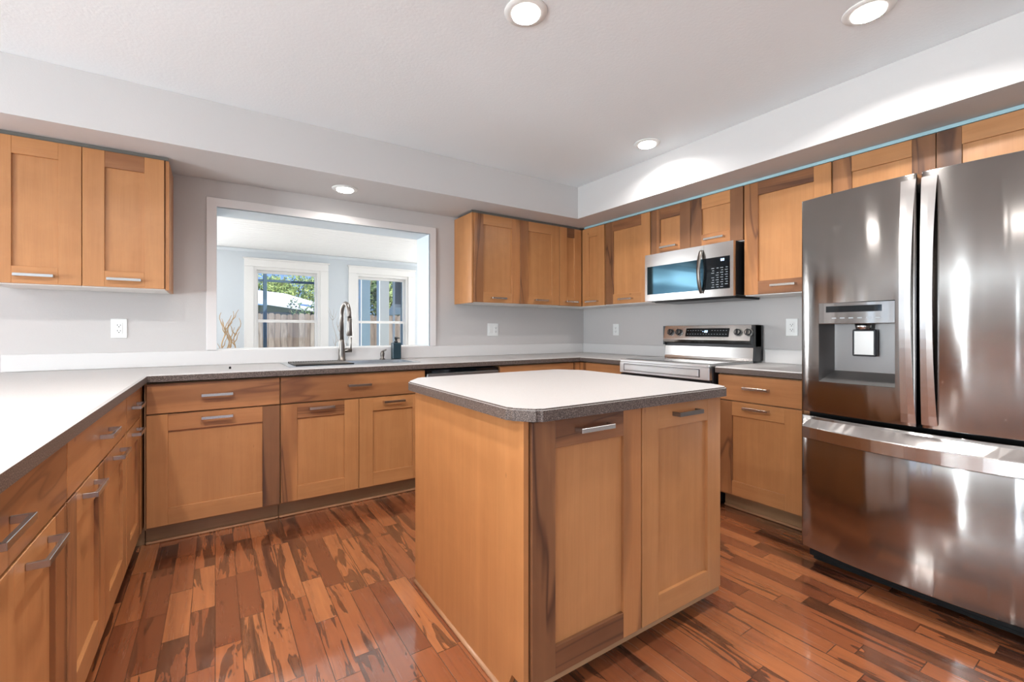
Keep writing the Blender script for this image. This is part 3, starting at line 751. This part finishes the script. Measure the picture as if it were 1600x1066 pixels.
bm = B(); box(bm, MX+.003, MX+.030, MS+.003, MY1-.022, MZ0+.052, MZ1-.098); obj('window', bm, 'mirrorglass', md)
bm = B(); fr(bm, MY0, MS-.001, MZ0, MZ1, .024, .001, .098, .052, MX, MX+.031); cp = obj('control_panel', bm, 'steel', t)
bm = B(); box(bm, MX+.001, MX+.030, MY0+.024, MS-.002, MZ0+.052, MZ1-.098); obj('keypad', bm, 'blackglass', cp)
bm = B()
for r_ in range(9):
    for k in range(4):
        y = MY0+.040+k*.033; z = MZ0+.066+r_*.0165
        if (r_*7+k*3) % 11 == 0: continue
        box(bm, MX, MX+.0015, y, y+.014+.006*((r_+k) % 2), z, z+.0035)
obj('keys', bm, 'mark', cp)
bm = B()
def mpn(bm, a0, a1, q0, q1): box(bm, MX-.0002, MX+.0015, -a0, -a1, q0, q1)
for k, s in enumerate(('abgcdef', 'abgcdef')): seven(bm, mpn, -1.758+k*.014, MZ0+.246, .016, .010, s)
obj('clock_digits', bm, 'digit', cp)
bm = B(); n = 20; R = []
for i in range(n+1):
    s = i/n; z = MZ0+.030+(.345-.035)*s; bw = math.sin(PI*s)**.7; x = MX-.004-.040*bw; yc = 1.902; hw = .013
    R.append([bm.verts.new(p) for p in ((x, yc-hw, z), (x-.003, yc, z), (x, yc+hw, z), (x+.011, yc+hw*.8, z), (x+.011, yc-hw*.8, z))])
for a, b in zip(R, R[1:]):
    for k in range(5):
        f = bm.faces.new((a[k], a[(k+1) % 5], b[(k+1) % 5], b[k])); f.smooth = k in (0, 1)
bm.faces.new(R[0][::-1]); bm.faces.new(R[-1])
obj('handle', bm, 'bronze', md)

# ------------------------------------------------------------------ dishwasher
t = thing('dishwasher', 'dark stainless dishwasher under the counter right of the sink cabinet', 'dishwasher', (1.565, 3.2, 0))
bm = B(); box(bm, 1.258, 1.872, YD+.035, 3.53, .10, .862); box(bm, 1.262, 1.868, YD+.09, YD+.10, .001, .10); obj('body', bm, 'black', t)
bm = B(); box(bm, 1.264, 1.866, YD-.004, YD+.034, .108, .838, 0, .004); dwd = obj('door', bm, 'dwsteel', t)
bm = B(); box(bm, 1.264, 1.866, YD+.012, YD+.034, .8385, .858); obj('control_strip', bm, 'blackglass', t)

# ------------------------------------------------------------------ sink, rack, faucet, dispensers
t = thing('kitchen_sink', 'wide stainless drop-in sink under the pass-through', 'sink', (.82, 3.25, .70))
bm = B()
grid_solid(bm, [.385, SKX0+.008, SKX1-.008, 1.262], [3.058, SKY0+.008, SKY1-.008, 3.510], lambda x, y: not (SKX0+.008 < x < SKX1-.008 and SKY0+.008 < y < SKY1-.008), lambda a, b, z: (a, b, z), ZT+.0006, ZT+.004)
obj('rim', bm, 'sinksteel', t)
bm = B(); X0, X1, Y0, Y1 = SKX0+.008, SKX1-.008, SKY0+.008, SKY1-.008; zb = .70
P = [(X0, Y0), (X1, Y0), (X1, Y1), (X0, Y1)]
top = [bm.verts.new((x, y, ZT+.001)) for x, y in P]; bot = [bm.verts.new((x+(.01 if x < .8 else -.01), y+(.01 if y < 3.2 else -.01), zb)) for x, y in P]
for i in range(4): bm.faces.new((top[i], top[(i+1) % 4], bot[(i+1) % 4], bot[i]))
bm.faces.new(bot)
cyl(bm, (.95, 3.25, zb+.0005), (.95, 3.25, zb+.004), .045, .040, 24)
obj('basin', bm, 'sinksteel', t)
t = thing('drying_rack', 'roll-up drying rack of grey rods laid over the left part of the sink', 'rack', (.60, 3.25, .92))
bm = B()
for k in range(22): cyl(bm, (.435+k*.0165, 3.075, .9235), (.435+k*.0165, 3.435, .9235), .0038, n=8)
obj('rods', bm, 'bronze', t)
for yy in (3.078, 3.432):
    bm = B(); box(bm, .428, .79, yy-.006, yy+.006, .9195, .9275, 0, .001); obj('rubber_strip', bm, 'rubber', t)

FX, FY = .805, 3.488
t = thing('kitchen_faucet', 'brushed nickel gooseneck pull-down faucet behind the sink', 'faucet', (FX, FY, .919))
bm = B(); lathe(bm, [(.030, 0), (.030, .006), (.0255, .012), (.0245, .055), (.0235, .120), (.0195, .150), (.0180, .160)], (FX, FY, .9192)); obj('base', bm, 'bronze', t)
bm = B()
pts = [(FX, FY, 1.075), (FX, FY, 1.26)]; R_ = .088
for i in range(1, 17):
    a = PI*i/16; pts.append((FX+.012*(1-math.cos(a))/2, FY-R_*(1-math.cos(a)), 1.26+R_*math.sin(a)))
pts.append((FX+.013, FY-2*R_-.002, 1.235))
tube(bm, pts, .0150, 16); obj('spout', bm, 'bronze', t)
bm = B(); lathe(bm, [(.0165, 0), (.0195, .004), (.0190, .05), (.0172, .10), (.0165, .125)], (FX+.013, FY-2*R_-.003, 1.108)); obj('spray_head', bm, 'bronze', t)
bm = B(); cyl(bm, (FX+.015, FY, .996), (FX+.072, FY-.004, .996), .0165, .0155)
tube(bm, [(FX+.066, FY-.004, 1.004), (FX+.068, FY-.006, 1.05), (FX+.067, FY-.010, 1.095)], [.0055, .0045, .0050], 10); obj('lever', bm, 'bronze', t)
t = thing('built_in_soap_pump', 'small brushed nickel soap pump set in the sink deck', 'soap dispenser', (1.115, 3.485, .919))
bm = B(); lathe(bm, [(.022, 0), (.022, .004), (.013, .008), (.012, .020), (.015, .024), (.0165, .05), (.012, .056), (.010, .066)], (1.115, 3.485, .9192)); obj('body', bm, 'bronze', t)
bm = B(); tube(bm, [(1.117, 3.486, .978), (1.120, 3.475, .985), (1.128, 3.435, .996)], [.010, .008, .0055], 10); obj('nozzle', bm, 'bronze', t)
SX, SY = 1.225, 3.478
t = thing('soap_bottle', 'dark teal square soap bottle with pump on the right of the sink', 'soap bottle', (SX, SY, .9195))
bm = B(); box(bm, SX-.035, SX+.035, SY-.028, SY+.028, .9197, 1.050, 0, .007, 3); obj('bottle', bm, 'teal', t)
bm = B(); lathe(bm, [(.017, 1.0502-.9), (.017, 1.062-.9), (.008, 1.064-.9), (.008, 1.076-.9), (.013, 1.077-.9), (.013, 1.096-.9)], (SX, SY, .9)); tube(bm, [(SX, SY, 1.090), (SX+.01, SY-.045, 1.086)], .005, 8); obj('pump', bm, 'black', t)
bm = B(); lathe(bm, [(.006, 0), (.006, .010), (.004, .013)], (.075, 3.14, ZT+.0006), 12)
tag(obj('counter_plug', bm, 'rubber'), 'tiny dark plug standing on the counter left of the sink', 'plug')

# ------------------------------------------------------------------ outlets
def outlet(label, mp, a0, a1, z0, z1, kinds, cat='outlet'):
    t = thing('electrical_outlet' if cat == 'outlet' else 'switch_plate', label, cat, mp((a0+a1)/2, 0, (z0+z1)/2), 'wall plates')
    bm = B(); mbox(bm, mp, a0, a1, 0.0006, .006, z0, z1, 0, .0018); obj('cover_plate', bm, 'white', t)
    n = len(kinds); w_ = (a1-a0)/n
    for i, k in enumerate(kinds):
        ac = a0+(i+.5)*w_; zc = (z0+z1)/2
        bm = B(); mbox(bm, mp, ac-.0165, ac+.0165, .006, .0085, zc-.034, zc+.034, 0, .001)
        if k == 'o':
            for s in (-1, 1):
                zz = zc+s*.017
                mbox(bm, mp, ac-.0085, ac-.0055, .0084, .0089, zz-.001, zz+.007, 1); mbox(bm, mp, ac+.0055, ac+.0085, .0084, .0089, zz-.001, zz+.006, 1)
                mbox(bm, mp, ac-.0028, ac+.0028, .0084, .0089, zz-.010, zz-.005, 1)
            obj('receptacle', bm, ['white', 'slot'], t)
        else:
            mbox(bm, mp, ac-.013, ac+.013, .0086, .0105, zc-.028, zc+.001, 0); obj('rocker_switch', bm, ['white', 'slot'], t)
mb = FACE['back'](YW); mr = FACE['right'](XR)
outlet('white duplex outlet under the left wall cabinet', mb, -.531, -.455, 1.100, 1.219, 'o')
outlet('white two-gang plate with switch and outlet right of the pass-through', mb, 2.134, 2.252, 1.098, 1.216, 'so', 'wall plate')
outlet('white outlet on the range wall near the corner', mr, 3.052, 3.128, 1.100, 1.214, 'o')
outlet('white duplex outlet between the range and the refrigerator', mr, 1.447, 1.523, 1.110, 1.229, 'o')

# ------------------------------------------------------------------ recessed lights (each lamp's own light in its builder)
def downlight(x, y, z, label, power, r=.055, col=(1,.975,.95), vis=True):
    t = thing('recessed_light', label, 'ceiling light', (x, y, z), 'recessed lights')
    bm = B(); lathe(bm, [(r+.033, 0), (r+.031, -.005), (r+.006, -.007), (r, -.004), (r, -.001)], (x, y, z-.0008), 40); obj('trim_ring', bm, 'white', t)
    bm = B(); lathe(bm, [(r+.001, -.0075), (r-.004, -.0095), (.002, -.0105)], (x, y, z-.0008), 40); obj('lens', bm, 'lens', t)
    l = lamp('lamp_light', 'AREA', (0, 0, -.016), power, col, 2*r, shape='DISK', spread=math.radians(150)); l.parent = t
    l.visible_camera = True
downlight(1.058, 1.462, ZC, 'recessed ceiling light at the top centre of the photo', 1.2)
downlight(2.215, .700, ZC, 'recessed ceiling light at the top right, before the refrigerator', 11)
downlight(2.503, 2.030, ZC, 'recessed ceiling light furthest back, near the soffit corner', 4)
downlight(.775, 3.264, ZS, 'recessed light in the soffit above the sink', 1.6)
for (x, y, e) in ((-.62, 1.35, 13), (.12, 1.30, 10), (.70, .08, .6), (-.62, -.6, 1.2), (1.9, -.9, 1.2), (-2.4, 1.2, 10), (-2.4, -1.2, 5)):  # some follow cast shadows, the others are added unseen as fill
    downlight(x, y, ZC, 'unseen recessed ceiling light behind or beside the camera, from a set partly added as fill', e)

# ------------------------------------------------------------------ sunroom beyond the pass-through
def sun_floor():
    g = G('sunroom_tile'); pos = g.n('ShaderNodeNewGeometry').outputs['Position']
    br = g.n('ShaderNodeTexBrick', {'offset': 0.0}, Vector=pos, Scale=1., Color1=(.42,.38,.34,1), Color2=(.46,.42,.38,1), Mortar=(.3,.28,.26,1)); br.inputs['Brick Width'].default_value = .45; br.inputs['Row Height'].default_value = .45; br.inputs['Mortar Size'].default_value = .006
    g.base(br.outputs[0]); g.p(Roughness=.35); return g.m
M['tile'] = sun_floor()
bm = B(); box(bm, -5.2, 5.6, YW2+.001, SF+.15, -.12, -.001); struct('floor', bm, 'tile', 'beige tiled sunroom floor', 'floor')
W1 = (.446, 1.177); W2 = (1.730, 2.442); WZ0, WZ1 = .62, 1.935
bm = B()
grid_solid(bm, [-5.2, -4.2, -3.0, -2.0, -1.0, W1[0]-.04, W1[1]+.04, W2[0]-.04, W2[1]+.04, 3.3, 4.5, 5.6], [0, WZ0-.04, WZ1+.04, 2.5],
    lambda a, b: not ((W1[0]-.04 < a < W1[1]+.04 or W2[0]-.04 < a < W2[1]+.04 or -4.2 < a < -3 or -2 < a < -1 or 3.3 < a < 4.5) and WZ0-.04 < b < WZ1+.04), lambda a, b, t: (a, t, b), SF, SF+.15)
struct('wall_sunroom', bm, 'bluewall', 'pale blue far wall of the sunroom', 'wall')
for (x0, x1, nm, lb) in ((-5.2, -5.05, 'wall_sunroom_left', 'left end wall of the sunroom'), (5.5, 5.6, 'wall_sunroom_right', 'right end wall of the sunroom')):
    bm = B(); grid_solid(bm, [YW2+.001, 4.05, 6.25, SF-.001], [0, .4, 2.15, 2.5], lambda a, b: not (4.05 < a < 6.25 and .4 < b < 2.15), lambda a, b, t: (t, a, b), x0, x1)
    struct(nm, bm, 'bluewall', lb, 'wall')
bm = B(); y = YW2+.002; k = 0
while y < SF-.01:
    box(bm, -5.04, 5.49, y, min(y+.092, SF-.002), 2.190, 2.205, 0, .004); y += .102; k += 1
box(bm, -5.04, 5.49, YW2+.002, SF-.002, 2.2055, 2.25, 1)
struct('ceiling_sunroom', bm, ['trim', 'groove'], 'white beadboard ceiling of the sunroom', 'ceiling')
bm = B(); prism(bm, [(SF-.001, 2.188), (SF-.035, 2.188), (SF-.035, 2.178), (SF-.012, 2.150), (SF-.001, 2.150)], lambda a, b, t: (t, a, b), -5.04, 5.49); struct('trim_4', bm, 'bluewall', 'thin pale blue molding at the top of the sunroom wall', 'trim')

def sash_window(idx, x0, x1, label):
    t = thing('window_%d' % idx, label, 'window', ((x0+x1)/2, SF, WZ0), kind='structure')
    mp = lambda a, b, tt: (a, tt, b)
    bm = B()
    for (a, b) in ((x0-.14, x0-.035), (x1+.035, x1+.14)): box(bm, a, b, SF-.022, SF-.0005, WZ0-.1, WZ1+.035, 0, .002)
    box(bm, x0-.14, x1+.14, SF-.024, SF-.0005, WZ1+.036, WZ1+.125, 0, .002); box(bm, x0-.155, x1+.155, SF-.036, SF-.0005, WZ1+.1255, WZ1+.145, 0, .003)
    box(bm, x0-.155, x1+.155, SF-.05, SF-.0005, WZ0-.125, WZ0-.1005, 0, .003)
    obj('window_casing', bm, 'trim', t)
    bm = B()
    for (a, b) in ((x0-.039, x0), (x1, x1+.039)): box(bm, a, b, SF+.001, SF+.12, WZ0-.039, WZ1+.039)
    box(bm, x0, x1, SF+.001, SF+.12, WZ1, WZ1+.039); box(bm, x0, x1, SF+.001, SF+.12, WZ0-.039, WZ0)
    zr = 1.275
    for (z0, z1, yy) in ((WZ0, zr+.018, SF+.05), (zr-.018, WZ1, SF+.08)):
        fr_w = .022
        box(bm, x0+.0005, x0+fr_w, yy, yy+.028, z0, z1); box(bm, x1-fr_w, x1-.0005, yy, yy+.028, z0, z1)
        box(bm, x0+fr_w, x1-fr_w, yy, yy+.028, z1-.036, z1); box(bm, x0+fr_w, x1-fr_w, yy, yy+.028, z0, z0+.036)
    fo = obj('window_frame', bm, 'trim', t)
    bm = B(); box(bm, x0+.02, x1-.02, SF+.063, SF+.066, WZ0+.03, zr); box(bm, x0+.02, x1-.02, SF+.093, SF+.096, zr, WZ1-.03); obj('glass_pane', bm, 'glass', fo)
sash_window(1, W1[0], W1[1], 'left double-hung sunroom window seen through the pass-through')
sash_window(2, W2[0], W2[1], 'right double-hung sunroom window seen behind the faucet')

# twisted branches in floor vases
M['branch_tan'] = simple('tan_branch', (.50,.34,.19), .8); M['branch_grey'] = simple('pale_grey_branch', (.50,.45,.40), .8)
M['vase'] = simple('brown_ceramic', (.10,.06,.04), .3)
def branches(x, y, label, mat, ztops, spread, seed, thick):
    rnd = random.Random(seed)
    t = thing('branch_vase', label, 'vase', (x, y, 0), 'twig vases in the sunroom')
    bm = B(); lathe(bm, [(.09, .001), (.12, .06), (.13, .25), (.10, .45), (.06, .58), (.075, .62), (.065, .62), (.05, .58)], (x, y, 0)); obj('vase', bm, 'vase', t)
    bm = B()
    for dx, zt in ztops:
        pts = []; n = 26; ph = rnd.uniform(0, 6)
        for i in range(n+1):
            s = i/n; z = .45+(zt-.45)*s
            pts.append((x+dx*s**.8+spread*.22*math.sin(ph+s*17)*s, y+.03*math.sin(ph*2+s*13)*s-.05*s, z))
        tube(bm, pts, [thick*(1-.75*i/n) for i in range(n+1)], 6)
        for q in range(5):
            i = rnd.randint(11, n-3); p = pts[i]; d = rnd.choice((-1, 1))*rnd.uniform(.03, .07)
            tube(bm, [p, (p[0]+d*.5, p[1]-.01, p[2]+.04), (p[0]+d*.6, p[1], p[2]+.08), (p[0]+d, p[1], p[2]+.13)], [thick*.5, thick*.4, thick*.3, thick*.15], 5)
    obj('twisted_branches', bm, mat, t)
branches(.10, 6.22, 'vase of twisted tan branches at the left edge of the pass-through', 'branch_tan', [(-.03, 1.36), (.03, 1.33), (.06, 1.38), (.14, 1.30)], .14, 3, .013)
branches(1.43, 6.25, 'vase of thin grey branches between the two sunroom windows', 'branch_grey', [(-.12, 1.44), (.02, 1.40), (.13, 1.38), (-.04, 1.33)], .10, 5, .006)

# ------------------------------------------------------------------ outdoors
def grass():
    g = G('lawn'); pos = g.n('ShaderNodeNewGeometry').outputs['Position']
    n = g.n('ShaderNodeTexNoise', Vector=pos, Scale=3., Detail=6.).outputs[0]
    g.base(g.mix(n, (.05,.09,.02), (.14,.17,.06))); g.p(Roughness=.9); return g.m
M['grass'] = grass()
bm = B(); box(bm, -40, 50, SF+.16, 70, -.3, -.13); box(bm, -40, -5.25, -30, SF+.159, -.3, -.13); box(bm, 5.7, 50, -30, SF+.159, -.3, -.13); box(bm, -5.249, 5.699, -30, -3.75, -.3, -.13)
struct('ground', bm, 'grass', 'green lawn outside', 'ground')
def fencewood():
    g = G('weathered_fence_boards'); pos = g.n('ShaderNodeNewGeometry').outputs['Position']
    sp = g.n('ShaderNodeSeparateXYZ', i0=pos)
    idx = g.math('FLOOR', g.math('DIVIDE', sp.outputs[0], .145))
    wn = g.n('ShaderNodeTexWhiteNoise', {'noise_dimensions': '1D'}, W=idx)
    n = g.n('ShaderNodeTexNoise', Vector=g.n('ShaderNodeMapping', Vector=pos, Scale=(14, 2, 1.6)).outputs[0], Scale=1., Detail=5., Distortion=.6).outputs[0]
    c = g.ramp(wn.outputs[0], [(0, (.20,.14,.10)), (.5, (.31,.23,.18)), (1, (.44,.36,.30))])
    c = g.mix(g.maprange(n, .4, .7, 0, .75), c, (.10,.06,.045)); g.base(c); g.p(Roughness=.85); return g.m
M['fence'] = fencewood()
bm = B(); x = -6*.145
while x < 12:
    h = 1.60+.02*math.sin(x*7.3)
    prism(bm, [(x+.003, -.12), (x+.142, -.12), (x+.142, h-.03), (x+.11, h), (x+.035, h), (x+.003, h-.03)], lambda a, b, t: (a, t, b), 13.0, 13.02); x += .145
for z in (.2, .8, 1.4): box(bm, -1, 12, 13.021, 13.06, z, z+.09)
tag(obj('fence', bm, 'fence'), 'weathered wooden privacy fence beyond the sunroom windows', 'fence')
M['cage'] = simple('blue_grey_metal', (.075,.125,.165), .5)
M['postgrey'] = paint('blue_grey_post_paint', (.15,.22,.27), .7, .05); M['postgrey2'] = paint('grey_post_paint', (.30,.31,.31), .8, .05)
def at(u, y):   # ground position seen along picture column u at distance y
    s, c = math.sin(.5764), math.cos(.5764); k = (u-786.8)/693.14
    return y*(s+c*k)/(c-s*k)
t = thing('screen_frame', 'thin dark metal post and beam of the pool screen outside the left window', 'screen frame', (at(414, 9), 9, -.12))
bm = B(); xx = at(414, 9); box(bm, xx-.03, xx+.03, 8.97, 9.03, -.12, 3.2, 0, .004); obj('post', bm, 'cage', t)
bm = B(); box(bm, -2.5, 1.75, 8.98, 9.02, 2.03, 2.07); obj('beam', bm, 'cage', t)
for (u0, u1, y, m_, lb) in ((565, 578.5, 8.2, 'postgrey', 'blue-grey square porch post, left one in the right sunroom window'), (593.5, 608, 8.2, 'postgrey2', 'grey square porch post in the middle of the right sunroom window')):
    x0, x1 = at(u0, y), at(u1, y)
    t = thing('porch_post', lb, 'post', ((x0+x1)/2, y+.07, -.12))
    bm = B(); box(bm, x0, x1, y, y+.14, -.12, 2.6, 0, .004); obj('shaft', bm, m_, t)
    bm = B(); box(bm, x0-.015, x0-.0005, y-.004, y+.144, -.12, 2.6); obj('corner_trim', bm, 'trim', t)
    bm = B(); box(bm, x0-.03, x1+.03, y-.02, y+.16, -.12, -.0); obj('plinth', bm, m_, t)
t = thing('screen_door', 'white framed screen door outside the right sunroom window', 'door', (at(620, 8.6), 8.6, -.12))
x0, x1 = at(614, 8.6), at(628, 8.6)
bm = B(); box(bm, x0, x0+.035, 8.58, 8.62, -.12, 2.6); box(bm, x1-.03, x1, 8.58, 8.62, -.12, 2.6); box(bm, x0+.035, x1-.03, 8.58, 8.62, 1.62, 1.68); obj('frame', bm, 'trim', t)
bm = B(); box(bm, x0+.035, x1-.03, 8.59, 8.60, 1.681, 2.6); obj('upper_panel', bm, 'postgrey2', t)
bm = B(); x0 = at(629, 8.4); box(bm, x0, x0+.5, 8.4, 8.5, -.12, 2.6, 0, .004); tag(obj('porch_post', bm, 'postgrey'), 'wide blue-grey porch post at the right side of the right sunroom window', 'post')
bm = B(); box(bm, 1.70, 6.5, 7.9, 9.2, 2.601, 2.72); tag(obj('porch_roof', bm, 'postgrey'), 'porch roof slab above the posts outside the right window', 'roof')
# neighbour's canopy: shallow gable roof on dark frame
M['tarp'] = simple('white_metal_roof', (.80,.82,.88), .5); M['dark'] = simple('dark_frame_paint', (.03,.035,.04), .6); M['shade'] = simple('beige_siding', (.42,.39,.36), .8)
t = thing('carport', 'white-roofed carport standing beyond the fence', 'carport', (4.5, 20, -.12))
def zz(v, x, y): return 1.1425-(v-517.6)/693.14*(y*math.cos(.5764)+x*math.sin(.5764))
bm = B()
xl, xm, xr = at(372, 18), at(456, 18), at(514, 18)
P_ = lambda u, v, y: (at(u, y), y, zz(v, at(u, y), y))
A = [P_(372, 465, 18), P_(456, 478, 18), P_(514, 486, 18)]; Ab = [P_(366, 449, 24), P_(446, 459, 24), P_(508, 477, 24)]
v1 = [bm.verts.new(p) for p in A]; v2 = [bm.verts.new(p) for p in Ab]
v3 = [bm.verts.new((p[0], p[1], p[2]-.10)) for p in A]; v4 = [bm.verts.new((p[0], p[1], p[2]-.10)) for p in Ab]
for i in (0, 1):
    bm.faces.new((v1[i], v1[i+1], v2[i+1], v2[i])); bm.faces.new((v3[i], v4[i], v4[i+1], v3[i+1])); bm.faces.new((v1[i], v3[i], v3[i+1], v1[i+1])); bm.faces.new((v2[i], v2[i+1], v4[i+1], v4[i]))
bm.faces.new((v1[0], v2[0], v4[0], v3[0])); bm.faces.new((v1[2], v3[2], v4[2], v2[2]))
obj('roof', bm, 'tarp', t)
bm = B(); box(bm, xl, xr, 18.1, 18.2, 1.75, 1.84)
obj('eave_beam', bm, 'dark', t)
for u in (400, 423, 458, 500):
    x = at(u, 18.15); bm = B(); box(bm, x-.06, x+.06, 18.1, 18.22, -.12, 1.75); obj('post', bm, 'dark', t)
bm = B(); box(bm, xl, xr, 20, 20.1, -.12, 2.18); obj('rear_panel', bm, 'shade', t)
# second roof glimpsed through the right window
t = thing('shed', 'blue-grey roofed shed beyond the fence, seen between the porch posts', 'shed', (9, 18, -.12))
bm = B(); box(bm, 7.0, 12, 17.6, 20, -.12, 1.85); obj('wall', bm, 'dark', t)
bm = B(); prism(bm, [(17.3, 1.86), (20.3, 1.86), (18.8, 2.5)], lambda a, b, tt: (tt, a, b), 6.6, 12.4); obj('roof', bm, 'tarp', t)

def leafmat(name, c1, c2):
    g = G(name); oi = g.n('ShaderNodeNewGeometry')
    n = g.n('ShaderNodeTexNoise', Vector=oi.outputs['Position'], Scale=2.2, Detail=3.).outputs[0]
    g.base(g.mix(g.maprange(n, .35, .65, 0, 1), c1, c2)); g.p(Roughness=.55); return g.m
M['leafy'] = leafmat('bright_leaves', (.12,.19,.05), (.34,.40,.12)); M['leafd'] = leafmat('deep_leaves', (.045,.09,.025), (.15,.22,.07)); M['bark'] = simple('bark', (.14,.10,.07), .9)
def tree(x, y, ztop, rx_, rz_, label, mat, n, ls, seed, cat='tree', name='garden_tree', trunk=.10):
    rnd = random.Random(seed); t = thing(name, label, cat, (x, y, -.12), 'trees beyond the fence')
    zc = ztop-rz_
    bm = B(); tube(bm, [(x, y, -.12), (x+.05, y, zc*.5), (x, y, zc)], [trunk, trunk*.8, trunk*.5], 8)
    for k in range(5):
        a = k*1.3; tube(bm, [(x, y, zc*.6), (x+rx_*.5*math.cos(a), y+rx_*.3*math.sin(a), zc), (x+rx_*.75*math.cos(a), y+rx_*.5*math.sin(a), zc+rz_*.5)], [trunk*.4, trunk*.25, trunk*.1], 5)
    obj('trunk', bm, 'bark', t)
    bm = B(); cl = [(rnd.gauss(0, .45), rnd.gauss(0, .45), rnd.gauss(0, .45), rnd.uniform(.22, .42)) for _ in range(16)]
    for i in range(n):
        c = rnd.choice(cl); v = Vector((rnd.gauss(0, 1), rnd.gauss(0, 1), rnd.gauss(0, 1))).normalized()*c[3]*rnd.uniform(.6, 1.05)
        p = Vector((x+(c[0]+v.x)*rx_, y+(c[1]+v.y)*rx_, zc+(c[2]+v.z)*rz_))
        if p.z < .2: continue
        a = Vector((rnd.gauss(0,1), rnd.gauss(0,1), rnd.gauss(0,1))).normalized()*ls; b = a.orthogonal().normalized()*ls*.55
        q = [bm.verts.new(p+k) for k in (-a, b, a, -b)]; bm.faces.new(q)
    obj('crown', bm, mat, t)
tree(at(425, 34), 34, 5.6, 2.0, 1.5, 'bright green tree rising behind the carport roof', 'leafy', 2200, .11, 1)
tree(at(458, 41), 41, 6.0, 2.0, 1.5, 'smaller pale green tree behind the middle of the carport roof', 'leafy', 1800, .12, 2)
tree(at(496, 27.2), 27.2, 4.45, 1.5, 1.7, 'full yellow-green tree beside the right end of the carport', 'leafy', 2600, .08, 3)
tree(at(461, 14.4), 14.4, 2.12, .30, .45, 'slim leafy shrub poking above the fence', 'leafd', 240, .05, 4, 'shrub', 'garden_shrub', .03)
tree(at(497, 13.9), 13.9, 2.05, .26, .55, 'dark green shrub at the right edge of the left sunroom window', 'leafd', 300, .05, 6, 'shrub', 'garden_shrub', .03)
tree(at(586, 33), 33, 6.6, 1.9, 2.0, 'tall green tree between the porch posts', 'leafd', 2600, .13, 8)
tree(at(553, 19), 19, 4.4, 1.1, 1.7, 'dark tree left of the porch posts', 'leafd', 1800, .12, 9)
tree(at(620, 22), 22, 5.2, 1.6, 2.2, 'green tree right of the middle porch post', 'leafy', 2200, .12, 10)
